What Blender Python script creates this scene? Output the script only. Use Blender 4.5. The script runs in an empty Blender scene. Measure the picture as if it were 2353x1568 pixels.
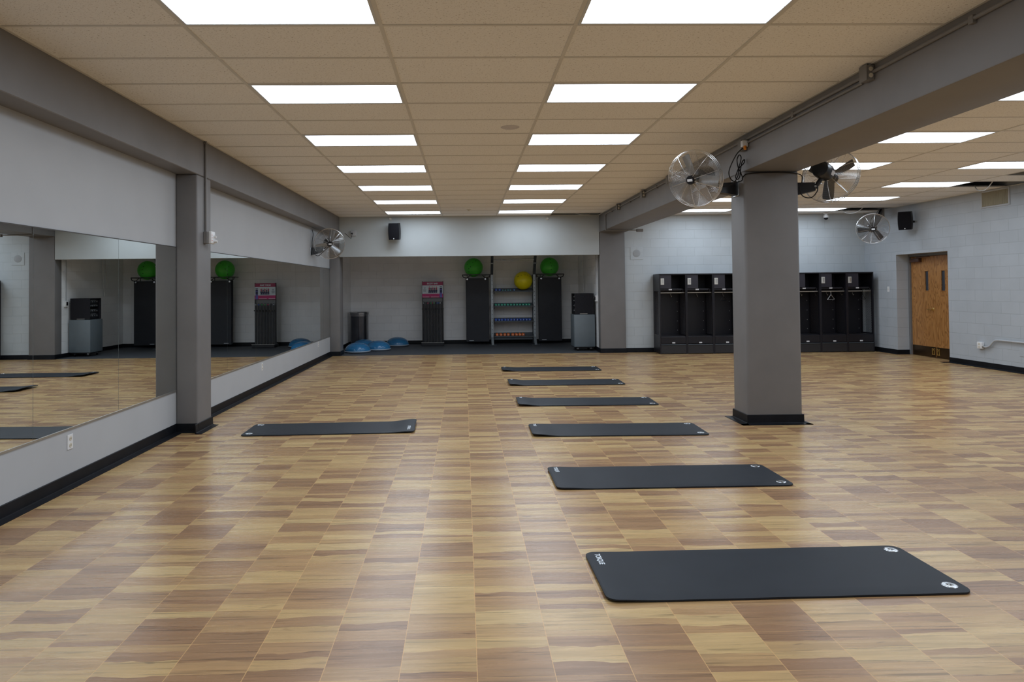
import bpy, bmesh, math, random
from mathutils import Vector, Matrix
random.seed(7)
S = bpy.context.scene
COL = S.collection
PI = math.pi

# ------------------------------------------------------------------ camera, world, exposure
EYE = 1.5135
cam_d = bpy.data.cameras.new('camera')
cam = bpy.data.objects.new('camera', cam_d)
COL.objects.link(cam)
cam_d.sensor_width = 36.0
cam_d.lens = 1590.33 / 2353 * 36.0
cam_d.shift_x = (1176.5 - 1104.41) / 2353
cam_d.shift_y = -(784 - 632.61) / 2353
cam_d.clip_start = 0.05
R0 = ((0.9997296558566279, 0.021246151896305823, 0.00944543436733554),
      (-0.02106753899038108, 0.99960458333029, -0.018623527752984377),
      (-0.009837377784619015, 0.0184195009345125, 0.9997819502189695))
M = Matrix.Identity(4)
for i in range(3):
    M[i][0] = R0[i][0]; M[i][1] = R0[i][2]; M[i][2] = -R0[i][1]
M[2][3] = EYE
cam.matrix_world = M
S.camera = cam

w = bpy.data.worlds.new('world'); S.world = w
w.use_nodes = True
w.node_tree.nodes['Background'].inputs[0].default_value = (0.5, 0.55, 0.6, 1)
w.node_tree.nodes['Background'].inputs[1].default_value = 0.0
S.view_settings.view_transform = 'Standard'
S.view_settings.look = 'None'
S.view_settings.gamma = 1.0
S.view_settings.use_curve_mapping = False
S.view_settings.exposure = 0.0
S.cycles.use_denoising = True
S.cycles.max_bounces = 12
S.cycles.diffuse_bounces = 9
S.cycles.glossy_bounces = 6
S.cycles.caustics_reflective = True
S.cycles.sample_clamp_indirect = 6.0
LAMP = 9.4                      # radiance of a light panel's lens
LAMP_COL = (0.82, 0.93, 1.06)

# ------------------------------------------------------------------ node helpers
def lk(nt, a, b): nt.links.new(a, b)
def setin(nt, sock, v):
    if isinstance(v, (int, float)): sock.default_value = v
    elif isinstance(v, (tuple, list)): sock.default_value = v
    else: lk(nt, v, sock)
def mth(nt, op, a, b=None, c=None, clamp=False):
    n = nt.nodes.new('ShaderNodeMath'); n.operation = op; n.use_clamp = clamp
    setin(nt, n.inputs[0], a)
    if b is not None: setin(nt, n.inputs[1], b)
    if c is not None: setin(nt, n.inputs[2], c)
    return n.outputs[0]
def comb(nt, x, y, z):
    n = nt.nodes.new('ShaderNodeCombineXYZ')
    for i, v in enumerate((x, y, z)): setin(nt, n.inputs[i], v)
    return n.outputs[0]
def sep(nt, v):
    n = nt.nodes.new('ShaderNodeSeparateXYZ'); lk(nt, v, n.inputs[0]); return n.outputs
def objco(nt): return nt.nodes.new('ShaderNodeTexCoord').outputs['Object']
def noise(nt, vec, scale, detail=2.0, rough=0.5, dist=0.0):
    n = nt.nodes.new('ShaderNodeTexNoise')
    lk(nt, vec, n.inputs['Vector']); n.inputs['Scale'].default_value = scale
    n.inputs['Detail'].default_value = detail; n.inputs['Roughness'].default_value = rough
    n.inputs['Distortion'].default_value = dist
    return n.outputs['Fac']
def wnoise(nt, vec):
    n = nt.nodes.new('ShaderNodeTexWhiteNoise'); n.noise_dimensions = '3D'
    lk(nt, vec, n.inputs['Vector']); return n.outputs['Value']
def ramp(nt, fac, stops, interp='LINEAR'):
    n = nt.nodes.new('ShaderNodeValToRGB'); n.color_ramp.interpolation = interp
    e = n.color_ramp.elements
    while len(e) < len(stops): e.new(0.5)
    for k, (p, c) in enumerate(stops):
        e[k].position = p
        e[k].color = (c[0], c[1], c[2], 1) if isinstance(c, tuple) else (c, c, c, 1)
    setin(nt, n.inputs[0], fac)
    return n.outputs[0]
def mix(nt, fac, a, b, mode='MIX'):
    n = nt.nodes.new('ShaderNodeMix'); n.data_type = 'RGBA'; n.blend_type = mode
    setin(nt, n.inputs[0], fac)
    for s, v in ((n.inputs[6], a), (n.inputs[7], b)):
        if isinstance(v, tuple): s.default_value = (v[0], v[1], v[2], 1)
        else: lk(nt, v, s)
    return n.outputs[2]
def bump(nt, h, strength=0.3, dist=0.01):
    n = nt.nodes.new('ShaderNodeBump'); n.inputs['Strength'].default_value = strength
    n.inputs['Distance'].default_value = dist; lk(nt, h, n.inputs['Height']); return n.outputs[0]
def new(name):
    m = bpy.data.materials.new(name); m.use_nodes = True
    return m, m.node_tree, m.node_tree.nodes['Principled BSDF']
def mat(name, col, rough=0.5, metal=0.0, spec=0.5, var=0.06, nscale=8.0, bmp=0.0, bscale=60.0, coat=0.0):
    m, nt, b = new(name)
    co = objco(nt)
    f = noise(nt, co, nscale, 3)
    lo = tuple(max(0, c * (1 - var)) for c in col); hi = tuple(min(1, c * (1 + var)) for c in col)
    lk(nt, ramp(nt, f, [(0.3, lo), (0.7, hi)]), b.inputs['Base Color'])
    b.inputs['Roughness'].default_value = rough
    b.inputs['Metallic'].default_value = metal
    b.inputs['Specular IOR Level'].default_value = spec
    if coat: b.inputs['Coat Weight'].default_value = coat
    if bmp: lk(nt, bump(nt, noise(nt, co, bscale, 3), bmp, 0.004), b.inputs['Normal'])
    return m

# ------------------------------------------------------------------ materials
def floor_mat():
    m, nt, b = new('printed wood plank tile')
    x, y, z = sep(nt, objco(nt))
    fr = 0.00286
    T = 0.3048
    u = mth(nt, 'ADD', mth(nt, 'MULTIPLY', x, math.cos(fr) / T), mth(nt, 'MULTIPLY_ADD', y, math.sin(fr) / T, -(0.02929 * math.cos(fr) + 3.0187 * math.sin(fr)) / T))
    v = mth(nt, 'ADD', mth(nt, 'MULTIPLY', x, -math.sin(fr) / T), mth(nt, 'MULTIPLY_ADD', y, math.cos(fr) / T, -(-0.02929 * math.sin(fr) + 3.0187 * math.cos(fr)) / T))
    iu = mth(nt, 'FLOOR', u); iv = mth(nt, 'FLOOR', v)
    fu = mth(nt, 'SUBTRACT', u, iu); fv = mth(nt, 'SUBTRACT', v, iv)
    wv = noise(nt, comb(nt, mth(nt, 'MULTIPLY', u, 1.6), mth(nt, 'MULTIPLY', v, 2.0), mth(nt, 'MULTIPLY', iu, 3.7)), 1.0, 2)
    vv = mth(nt, 'ADD', fv, mth(nt, 'MULTIPLY_ADD', wv, 0.22, -0.11))
    r1 = wnoise(nt, comb(nt, iu, iv, 11.0)); r2 = wnoise(nt, comb(nt, iu, iv, 23.0))
    r3 = wnoise(nt, comb(nt, iu, iv, 41.0))
    b1 = mth(nt, 'MULTIPLY_ADD', r1, 0.20, 0.12); b2 = mth(nt, 'MULTIPLY_ADD', r2, 0.20, 0.38); b3 = mth(nt, 'MULTIPLY_ADD', r3, 0.22, 0.66)
    s = mth(nt, 'ADD', mth(nt, 'GREATER_THAN', vv, b1), mth(nt, 'GREATER_THAN', vv, b2)); s = mth(nt, 'ADD', s, mth(nt, 'GREATER_THAN', vv, b3))
    rnd = wnoise(nt, comb(nt, iu, iv, s))
    gx = mth(nt, 'MULTIPLY_ADD', rnd, 37.0, mth(nt, 'MULTIPLY', x, 2.2))
    grain = noise(nt, comb(nt, gx, mth(nt, 'MULTIPLY', y, 46.0), mth(nt, 'MULTIPLY', s, 9.1)), 1.0, 5, 0.62, 0.35)
    broad = noise(nt, comb(nt, mth(nt, 'MULTIPLY', gx, 1.1), mth(nt, 'MULTIPLY', y, 13.0), 4.0), 1.0, 3, 0.5, 0.6)
    knot = noise(nt, comb(nt, mth(nt, 'MULTIPLY', gx, 2.4), mth(nt, 'MULTIPLY', y, 17.0), 8.0), 1.0, 2, 0.5, 0.9)
    base = ramp(nt, rnd, [(0.0, FL_D0), (0.22, FL_D1), (0.40, FL_M), (0.62, FL_L0), (0.85, FL_L1), (1.0, FL_L2)])
    c = mix(nt, 1.0, base, ramp(nt, grain, [(0.28, 0.82), (0.5, 0.98), (0.75, 1.06)]), 'MULTIPLY')
    c = mix(nt, 1.0, c, ramp(nt, broad, [(0.3, 0.86), (0.6, 1.03)]), 'MULTIPLY')
    streak = noise(nt, comb(nt, mth(nt, 'MULTIPLY', gx, 0.9), mth(nt, 'MULTIPLY', y, 62.0), mth(nt, 'MULTIPLY', iu, 5.3)), 1.0, 3, 0.55, 0.5)
    c = mix(nt, 1.0, c, ramp(nt, streak, [(0.31, 0.62), (0.45, 1.0)]), 'MULTIPLY')
    c = mix(nt, ramp(nt, knot, [(0.67, 0.0), (0.80, 0.55)]), c, (0.10, 0.055, 0.03))
    edge = mth(nt, 'MAXIMUM', mth(nt, 'GREATER_THAN', mth(nt, 'ABSOLUTE', mth(nt, 'SUBTRACT', fu, 0.5)), 0.4948),
               mth(nt, 'MULTIPLY', mth(nt, 'GREATER_THAN', mth(nt, 'ABSOLUTE', mth(nt, 'SUBTRACT', fv, 0.5)), 0.4955), 0.7))
    c = mix(nt, mth(nt, 'MULTIPLY', edge, 0.85), c, (0.66, 0.40, 0.17))
    lk(nt, c, b.inputs['Base Color'])
    lk(nt, ramp(nt, grain, [(0.3, 0.31), (0.7, 0.25)]), b.inputs['Roughness'])
    b.inputs['Specular IOR Level'].default_value = 0.42
    h = mth(nt, 'SUBTRACT', mth(nt, 'MULTIPLY', grain, 0.25), mth(nt, 'MULTIPLY', edge, 0.8))
    lk(nt, bump(nt, h, 0.12, 0.0015), b.inputs['Normal'])
    return m
FL_D0 = (0.305, 0.170, 0.089); FL_D1 = (0.35, 0.202, 0.103); FL_M = (0.43, 0.258, 0.124)
FL_L0 = (0.49, 0.315, 0.145); FL_L1 = (0.55, 0.37, 0.166); FL_L2 = (0.60, 0.42, 0.198)
M_FLOOR = floor_mat()

def cmu_mat(name, axis, col):
    m, nt, b = new(name)
    x, y, z = sep(nt, objco(nt))
    co = comb(nt, x if axis == 'x' else y, mth(nt, 'ADD', z, 0.035), 0.0)
    n = nt.nodes.new('ShaderNodeTexBrick')
    n.offset = 0.5; n.squash = 1.0
    lk(nt, co, n.inputs['Vector'])
    n.inputs['Scale'].default_value = 1.0
    n.inputs['Brick Width'].default_value = 0.4064; n.inputs['Row Height'].default_value = 0.2032
    n.inputs['Mortar Size'].default_value = 0.0055; n.inputs['Mortar Smooth'].default_value = 0.25
    n.inputs['Color1'].default_value = (*col, 1); n.inputs['Color2'].default_value = (*[c * 0.96 for c in col], 1)
    n.inputs['Mortar'].default_value = (*[c * 0.90 for c in col], 1)
    lk(nt, mix(nt, 1.0, n.outputs['Color'], ramp(nt, noise(nt, objco(nt), 2.5, 3), [(0.3, 0.96), (0.7, 1.03)]), 'MULTIPLY'), b.inputs['Base Color'])
    h = mth(nt, 'ADD', mth(nt, 'MULTIPLY', n.outputs['Fac'], -1.0), mth(nt, 'MULTIPLY', noise(nt, objco(nt), 90, 3), 0.12))
    lk(nt, bump(nt, h, 0.55, 0.006), b.inputs['Normal'])
    b.inputs['Roughness'].default_value = 0.45
    b.inputs['Specular IOR Level'].default_value = 0.35
    return m
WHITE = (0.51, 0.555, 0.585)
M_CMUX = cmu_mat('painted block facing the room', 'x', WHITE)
M_CMUA = cmu_mat('painted block in the alcove', 'x', (0.86, 0.87, 0.88))  # block colour lightened to make up for missing light in the alcove
M_CMUAY = cmu_mat('painted block on the alcove sides', 'y', (0.86, 0.87, 0.88))  # same lightened colour, standing in for light on the alcove sides
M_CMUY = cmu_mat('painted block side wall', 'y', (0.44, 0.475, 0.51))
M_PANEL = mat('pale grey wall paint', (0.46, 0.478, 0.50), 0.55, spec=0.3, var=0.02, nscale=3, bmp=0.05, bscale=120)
M_HEADER = mat('white painted header', (0.45, 0.48, 0.485), 0.5, spec=0.3, var=0.03, nscale=2, bmp=0.04, bscale=90)
M_GREY = mat('warm grey paint', (0.192, 0.187, 0.187), 0.5, spec=0.4, var=0.05, nscale=3, bmp=0.10, bscale=35)

def ceil_mat():
    m, nt, b = new('fissured ceiling tile')
    co = objco(nt)
    x, y, z = sep(nt, co)
    f = noise(nt, comb(nt, x, mth(nt, 'MULTIPLY', y, 1.3), 0.0), 62, 3, 0.65)
    pit = ramp(nt, f, [(0.60, 0.0), (0.65, 1.0)])
    f2 = noise(nt, co, 190, 2)
    pit2 = ramp(nt, f2, [(0.64, 0.0), (0.70, 0.6)])
    p = mth(nt, 'MAXIMUM', pit, pit2)
    base = ramp(nt, noise(nt, co, 0.9, 2), [(0.3, (0.895, 0.89, 0.87)), (0.7, (0.915, 0.91, 0.89))])
    lk(nt, mix(nt, mth(nt, 'MULTIPLY', p, 0.75), base, (0.36, 0.32, 0.27)), b.inputs['Base Color'])
    b.inputs['Roughness'].default_value = 0.9; b.inputs['Specular IOR Level'].default_value = 0.1
    lk(nt, bump(nt, mth(nt, 'MULTIPLY', p, -1.0), 0.25, 0.003), b.inputs['Normal'])
    return m
M_CEIL = ceil_mat()
M_TEE = mat('cream enamelled ceiling grid', (0.68, 0.665, 0.62), 0.45, var=0.03)
M_PLENUM = mat('dark plenum slab', (0.05, 0.043, 0.035), 0.9, var=0.2)  # near-black slab closing the void above the missing tiles
M_FIX = mat('light fixture white enamel', (0.62, 0.64, 0.65), 0.4, var=0.02)
def lens_mat():
    m, nt, b = new('lit acrylic lens')
    nt.nodes.remove(b)
    e = nt.nodes.new('ShaderNodeEmission'); e.inputs[0].default_value = (*LAMP_COL, 1); e.inputs[1].default_value = LAMP
    lk(nt, e.outputs[0], nt.nodes['Material Output'].inputs[0])
    return m
M_LENS = lens_mat()
M_RUBBER = mat('black rubber cove base', (0.007, 0.008, 0.011), 0.45, spec=0.18, var=0.25, nscale=6)
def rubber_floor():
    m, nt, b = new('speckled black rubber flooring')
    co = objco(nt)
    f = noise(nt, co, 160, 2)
    c = ramp(nt, f, [(0.35, (0.038, 0.044, 0.052)), (0.62, (0.055, 0.063, 0.075)), (0.72, (0.12, 0.13, 0.15))])  # rubber lightened to stand in for light the alcove lacks
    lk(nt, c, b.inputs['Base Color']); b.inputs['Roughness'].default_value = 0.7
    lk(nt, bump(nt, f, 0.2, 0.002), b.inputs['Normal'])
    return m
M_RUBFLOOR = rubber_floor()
def mirror_mat():
    m, nt, b = new('silvered mirror glass')
    lk(nt, ramp(nt, noise(nt, objco(nt), 0.7, 1), [(0.3, (0.80, 0.83, 0.82)), (0.7, (0.83, 0.86, 0.85))]), b.inputs['Base Color'])
    b.inputs['Metallic'].default_value = 1.0; b.inputs['Roughness'].default_value = 0.0
    return m
M_MIRROR = mirror_mat()
M_ALU = mat('brushed aluminium', (0.52, 0.52, 0.50), 0.35, 0.9, var=0.05)
M_DARKGAP = mat('dark mirror gap line', (0.05, 0.045, 0.04), 0.5)
M_CONDUIT = mat('grey painted conduit', (0.19, 0.185, 0.18), 0.45, var=0.06)
M_WPLAST = mat('white plastic', (0.74, 0.75, 0.76), 0.35, var=0.02)
M_IVORY = mat('ivory plastic', (0.62, 0.58, 0.48), 0.4, var=0.02)
M_BLK = mat('black plastic', (0.008, 0.008, 0.010), 0.5, spec=0.25, var=0.2)
M_BLKMET = mat('black powder coated steel', (0.014, 0.015, 0.019), 0.35, var=0.15)
M_CHROME = mat('chromed wire', (0.70, 0.71, 0.72), 0.22, 1.0, var=0.02)
M_BLADE = mat('satin steel fan blade', (0.30, 0.31, 0.32), 0.33, 0.85, var=0.05)
M_BLADEDK = mat('dark fan blade', (0.018, 0.019, 0.021), 0.4, 0.1, var=0.1)  # near-black copy of the blade material for the two right-hand fans
M_BADGE = mat('silver badge', (0.75, 0.76, 0.78), 0.3, var=0.03)
M_ORANGEP = mat('orange plug', (0.75, 0.25, 0.02), 0.4)
M_RED = mat('red indicator', (0.6, 0.03, 0.03), 0.4)
def mat_foam():
    m, nt, b = new('black closed cell foam')
    co = objco(nt)
    lk(nt, ramp(nt, noise(nt, co, 5, 4), [(0.3, (0.0095, 0.0140, 0.0210)), (0.7, (0.0120, 0.0172, 0.0255))]), b.inputs['Base Color'])
    b.inputs['Roughness'].default_value = 0.55; b.inputs['Specular IOR Level'].default_value = 0.30
    lk(nt, bump(nt, noise(nt, co, 400, 2), 0.10, 0.001), b.inputs['Normal'])
    return m
M_FOAM = mat_foam()
M_FOAMH = mat('charcoal foam sheet', (0.024, 0.027, 0.035), 0.55, spec=0.35, var=0.06, bmp=0.05, bscale=300)
M_PRINT = mat('white print', (0.72, 0.78, 0.84), 0.5, var=0.02)
M_STEEL = mat('polished steel grommet', (0.62, 0.66, 0.70), 0.25, 1.0, var=0.05)
M_BOSU = mat('glossy blue vinyl', (0.026, 0.155, 0.33), 0.17, spec=0.5, var=0.12, nscale=5)
M_BOSUBASE = mat('grey blue moulded base', (0.27, 0.33, 0.40), 0.45, var=0.05)
M_BOSUCENTRE = mat('darker blue vinyl disc', (0.02, 0.09, 0.22), 0.3)
M_GREENB = mat('green burst resistant vinyl', (0.06, 0.50, 0.04), 0.38, var=0.08)
M_YELB = mat('yellow burst resistant vinyl', (0.85, 0.76, 0.006), 0.36, var=0.06)
M_INK = mat('black printed mark', (0.01, 0.012, 0.01), 0.6)
M_RACK = mat('silver grey powder coat', (0.36, 0.41, 0.45), 0.38, 0.3, var=0.06)
M_RACKDK = mat('dark graphite tray', (0.075, 0.09, 0.105), 0.45, 0.2, var=0.08)
M_VTEAL = mat('teal vinyl', (0.06, 0.42, 0.55), 0.4)
M_VBLUE = mat('royal blue vinyl', (0.02, 0.10, 0.55), 0.4)
M_VBLUE2 = mat('bright blue vinyl', (0.02, 0.18, 0.65), 0.4)
M_VGREEN = mat('emerald vinyl', (0.008, 0.42, 0.28), 0.4)
M_VORANGE = mat('orange vinyl', (0.90, 0.20, 0.035), 0.4)
M_STAINLESS = mat('brushed stainless steel', (0.26, 0.26, 0.27), 0.28, 1.0, var=0.10, nscale=5)
M_STAINDK = mat('dark reflection on stainless', (0.085, 0.088, 0.10), 0.25, 0.9, var=0.12, nscale=5)  # dark reflection on the bin's steel, put into the colour
M_CAB = mat('blue grey laminate', (0.135, 0.165, 0.185), 0.5, var=0.03)
M_CARPET = mat('charcoal carpet covering', (0.022, 0.022, 0.026), 0.95, spec=0.1, var=0.5, nscale=220, bmp=0.5, bscale=300)
M_LOCK = mat('black enamelled locker steel', (0.013, 0.0125, 0.0165), 0.36, 0.0, spec=0.35, var=0.15, nscale=3)
M_LOCKIN = mat('dark locker interior', (0.022, 0.020, 0.030), 0.5, var=0.2, nscale=2)
M_LOCKPUR = mat('dark plum locker steel', (0.022, 0.014, 0.022), 0.4, var=0.2, nscale=2)
def vent_mat():
    m, nt, b = new('perforated locker plinth')
    x, y, z = sep(nt, objco(nt))
    a = mth(nt, 'FRACT', mth(nt, 'MULTIPLY', x, 60)); c = mth(nt, 'FRACT', mth(nt, 'MULTIPLY', z, 60))
    k = mth(nt, 'MULTIPLY', mth(nt, 'GREATER_THAN', a, 0.55), mth(nt, 'GREATER_THAN', c, 0.55))
    lk(nt, mix(nt, k, (0.026, 0.026, 0.030), (0.004, 0.004, 0.005)), b.inputs['Base Color'])
    b.inputs['Roughness'].default_value = 0.4
    return m
M_VENT = vent_mat()
def oak_mat():
    m, nt, b = new('oak veneer')
    x, y, z = sep(nt, objco(nt))
    d = noise(nt, comb(nt, 0.0, mth(nt, 'MULTIPLY', y, 5.0), mth(nt, 'MULTIPLY', z, 1.1)), 1.0, 3, 0.5, 0.4)
    ring = mth(nt, 'FRACT', mth(nt, 'MULTIPLY', d, 13.0))
    fine = noise(nt, comb(nt, 1.0, mth(nt, 'MULTIPLY', y, 150.0), mth(nt, 'MULTIPLY', z, 5.0)), 1.0, 4, 0.6)
    c = ramp(nt, ring, [(0.0, (0.25, 0.105, 0.028)), (0.35, (0.40, 0.185, 0.055)), (0.85, (0.44, 0.215, 0.068)), (1.0, (0.27, 0.115, 0.032))])
    c = mix(nt, 1.0, c, ramp(nt, fine, [(0.3, 0.78), (0.7, 1.1)]), 'MULTIPLY')
    lk(nt, c, b.inputs['Base Color']); b.inputs['Roughness'].default_value = 0.4
    return m
M_OAK = oak_mat()
M_BRONZE = mat('aged bronze kick plate', (0.085, 0.055, 0.03), 0.28, 0.8, var=0.25, nscale=3)
M_BRASS = mat('brass', (0.72, 0.50, 0.18), 0.3, 1.0, var=0.05)
M_FRAME = mat('grey door frame enamel', (0.17, 0.172, 0.175), 0.45, var=0.04)
M_PANE = mat('dark wired glass', (0.05, 0.06, 0.075), 0.12, spec=0.6, var=0.1)
M_CLOSER = mat('brown door closer', (0.07, 0.035, 0.025), 0.45)
M_MAROON = mat('crimson printed sign', (0.32, 0.012, 0.085), 0.4, var=0.08)
M_MAGENTA = mat('magenta printed sign', (0.46, 0.004, 0.14), 0.4, var=0.05)
M_SIGNW = mat('pale printed sign', (0.62, 0.72, 0.80), 0.45, var=0.04)
M_NAVY = mat('navy print', (0.015, 0.02, 0.09), 0.5)
M_VIOLET = mat('violet print', (0.12, 0.10, 0.42), 0.5)
M_SKIN = mat('printed skin tone', (0.55, 0.26, 0.17), 0.5)
M_GREY2 = mat('mid grey back panel', (0.16, 0.165, 0.17), 0.5)
M_CAPS = [mat('coloured cap ' + str(k), c, 0.4) for k, c in enumerate([(0.5, 0.55, 0.6), (0.75, 0.03, 0.16), (0.03, 0.55, 0.12), (0.06, 0.16, 0.6), (0.02, 0.02, 0.025)])]
M_GRILLE = mat('beige vent grille', (0.42, 0.38, 0.27), 0.5, var=0.05)
M_KNOB = mat('grey control knobs', (0.16, 0.17, 0.18), 0.4)
M_BARFOAM = mat('dark grey bar foam', (0.040, 0.042, 0.047), 0.45, var=0.1)
M_CABLE = mat('white cable jacket', (0.62, 0.62, 0.60), 0.5)
M_SPKGR = mat('black speaker mesh', (0.006, 0.006, 0.008), 0.8, spec=0.15, var=0.3, nscale=300)
M_PAPER = mat('white paper tag', (0.68, 0.69, 0.72), 0.6, var=0.03)
M_TAN = mat('tan paper tag', (0.60, 0.46, 0.28), 0.6, var=0.03)
M_LATCH = mat('brushed latch plate', (0.62, 0.61, 0.57), 0.4, 0.3, var=0.06)

# ------------------------------------------------------------------ mesh builder
class MB:
    def __init__(s): s.v = []; s.f = []; s.m = []
    def add(s, vs, fs, mi=0):
        o = len(s.v); s.v += [Vector(p) for p in vs]
        s.f += [tuple(i + o for i in q) for q in fs]; s.m += [mi] * len(fs); return s
    def box(s, x0, x1, y0, y1, z0, z1, bev=0.0, mi=0, seg=1):
        if bev <= 0:
            return s.add([(x0, y0, z0), (x1, y0, z0), (x1, y1, z0), (x0, y1, z0), (x0, y0, z1), (x1, y0, z1), (x1, y1, z1), (x0, y1, z1)],
                         [(0, 3, 2, 1), (4, 5, 6, 7), (0, 1, 5, 4), (1, 2, 6, 5), (2, 3, 7, 6), (3, 0, 4, 7)], mi)
        bm = bmesh.new(); bmesh.ops.create_cube(bm, size=1.0)
        for q in bm.verts:
            q.co = Vector(((x0 + x1) / 2 + q.co.x * (x1 - x0), (y0 + y1) / 2 + q.co.y * (y1 - y0), (z0 + z1) / 2 + q.co.z * (z1 - z0)))
        bmesh.ops.bevel(bm, geom=bm.edges[:], offset=bev, segments=seg, affect='EDGES', profile=0.5)
        bm.verts.index_update()
        s.add([q.co.copy() for q in bm.verts], [tuple(q.index for q in f.verts) for f in bm.faces], mi); bm.free(); return s
    def tube(s, pts, r, n=8, closed=False, mi=0, cap=True):
        pts = [Vector(p) for p in pts]; N = len(pts); o = len(s.v)
        rs = r if isinstance(r, (list, tuple)) else [r] * N
        def tan(i):
            a = pts[(i - 1) % N] if (closed or i > 0) else pts[i]
            b = pts[(i + 1) % N] if (closed or i < N - 1) else pts[i]
            t = b - a
            return t.normalized() if t.length > 1e-9 else Vector((0, 0, 1))
        t0 = tan(0); up = Vector((0, 0, 1)) if abs(t0.z) < 0.9 else Vector((1, 0, 0))
        nrm = t0.cross(up).normalized()
        for i in range(N):
            t = tan(i); nrm = (nrm - t * nrm.dot(t)).normalized(); bn = t.cross(nrm)
            for k in range(n):
                a = 2 * PI * k / n
                s.v.append(pts[i] + (nrm * math.cos(a) + bn * math.sin(a)) * rs[i])
        for i in range(N if closed else N - 1):
            j = (i + 1) % N
            for k in range(n):
                l = (k + 1) % n
                s.f.append((o + i * n + k, o + i * n + l, o + j * n + l, o + j * n + k)); s.m.append(mi)
        if cap and not closed:
            s.f.append(tuple(o + k for k in reversed(range(n)))); s.m.append(mi)
            s.f.append(tuple(o + (N - 1) * n + k for k in range(n))); s.m.append(mi)
        return s
    def cyl(s, p0, p1, r0, r1=None, n=20, mi=0): return s.tube([p0, p1], [r0, r0 if r1 is None else r1], n, mi=mi)
    def lathe(s, prof, n=32, c=(0, 0, 0), mi=0):
        o = len(s.v); c = Vector(c)
        for (r, z) in prof:
            for k in range(n):
                a = 2 * PI * k / n; s.v.append(c + Vector((r * math.cos(a), r * math.sin(a), z)))
        for i in range(len(prof) - 1):
            for k in range(n):
                l = (k + 1) % n
                s.f.append((o + i * n + k, o + i * n + l, o + (i + 1) * n + l, o + (i + 1) * n + k)); s.m.append(mi)
        if prof[0][0] > 1e-6: s.f.append(tuple(o + k for k in reversed(range(n)))); s.m.append(mi)
        if prof[-1][0] > 1e-6: s.f.append(tuple(o + (len(prof) - 1) * n + k for k in range(n))); s.m.append(mi)
        return s
    def prism(s, poly, z0, z1, mi=0):
        n = len(poly)
        return s.add([(x, y, z0) for x, y in poly] + [(x, y, z1) for x, y in poly],
                     [tuple(reversed(range(n))), tuple(range(n, 2 * n))] + [(i, (i + 1) % n, n + (i + 1) % n, n + i) for i in range(n)], mi)
    def xf(s, M):
        s.v = [M @ p for p in s.v]; return s
    def merge(s, o, M=None):
        return s.add([(M @ p if M else p) for p in o.v], o.f) if True else s
    def mesh(s, name, mats, origin=(0, 0, 0), angle=35):
        me = bpy.data.meshes.new(name); o = Vector(origin)
        me.from_pydata([tuple(p - o) for p in s.v], [], s.f)
        for q in (mats if isinstance(mats, (list, tuple)) else [mats]): me.materials.append(q)
        for p, k in zip(me.polygons, s.m): p.material_index = k
        bm = bmesh.new(); bm.from_mesh(me)
        bmesh.ops.remove_doubles(bm, verts=bm.verts[:], dist=1e-6)
        bmesh.ops.recalc_face_normals(bm, faces=bm.faces[:]); bm.to_mesh(me); bm.free()
        for p in me.polygons: p.use_smooth = True
        me.set_sharp_from_angle(angle=math.radians(angle))
        return me
    def build(s, name, mats, parent=None, origin=None, angle=35):
        if parent is not None: org = root_loc(parent)
        else: org = Vector(origin) if origin is not None else base_of(s.v)
        o = bpy.data.objects.new(name, s.mesh(name, mats, org, angle)); COL.objects.link(o)
        if parent is not None: o.parent = parent
        else: o.location = org
        return o
def base_of(v):
    xs = [p.x for p in v]; ys = [p.y for p in v]; zs = [p.z for p in v]
    return Vector(((min(xs) + max(xs)) / 2, (min(ys) + max(ys)) / 2, min(zs)))
def root_loc(o):
    t = Vector(o.location)
    while o.parent is not None: o = o.parent; t += o.location
    return t
def tag(o, label, cat, group=None):
    o['label'] = label; o['category'] = cat
    if group: o['group'] = group
    return o
def thing(name, label, cat, loc, group=None):
    o = bpy.data.objects.new(name, None); COL.objects.link(o); o.location = loc; o.empty_display_size = 0.1
    return tag(o, label, cat, group)
def struct(o): o['kind'] = 'structure'; return o
def dup(root, loc, label=None, group=None):
    r = root.copy(); COL.objects.link(r); r.location = loc
    if label: r['label'] = label
    if group: r['group'] = group
    for ch in root.children:
        c = ch.copy(); COL.objects.link(c); c.parent = r
        for g in ch.children:
            d = g.copy(); COL.objects.link(d); d.parent = c
    return r
ORD = ['first', 'second', 'third', 'fourth', 'fifth', 'sixth', 'seventh', 'eighth', 'ninth', 'tenth', 'eleventh', 'twelfth', 'thirteenth', 'fourteenth']
_tc = {}
def text_mesh(body, size, depth=0.0, name='lettering'):
    cu = bpy.data.curves.new(name, 'FONT'); cu.body = body; cu.size = size; cu.align_x = 'CENTER'; cu.align_y = 'CENTER'
    cu.offset = size * 0.03
    o = bpy.data.objects.new(name, cu); COL.objects.link(o)
    bpy.context.view_layer.update()
    dg = bpy.context.evaluated_depsgraph_get()
    me = bpy.data.meshes.new_from_object(o.evaluated_get(dg))
    bpy.data.objects.remove(o)
    b = MB(); b.add([v.co.copy() for v in me.vertices], [tuple(p.vertices) for p in me.polygons])
    bpy.data.meshes.remove(me)
    return b

# ------------------------------------------------------------------ room dimensions
HC = 3.156
XL = -3.10          # left wall
XBL = -2.87         # left beam / column face
XR = 9.25           # right wall
YH = 15.77          # header above the alcove
YB = 15.86          # back wall of the right bay
YA = 18.90          # back wall of the alcove
YF = -3.2           # wall behind the camera
BZ = 2.765          # underside of the beams
BX0, BX1 = 3.06, 3.675
ZTOP = 3.9

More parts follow.
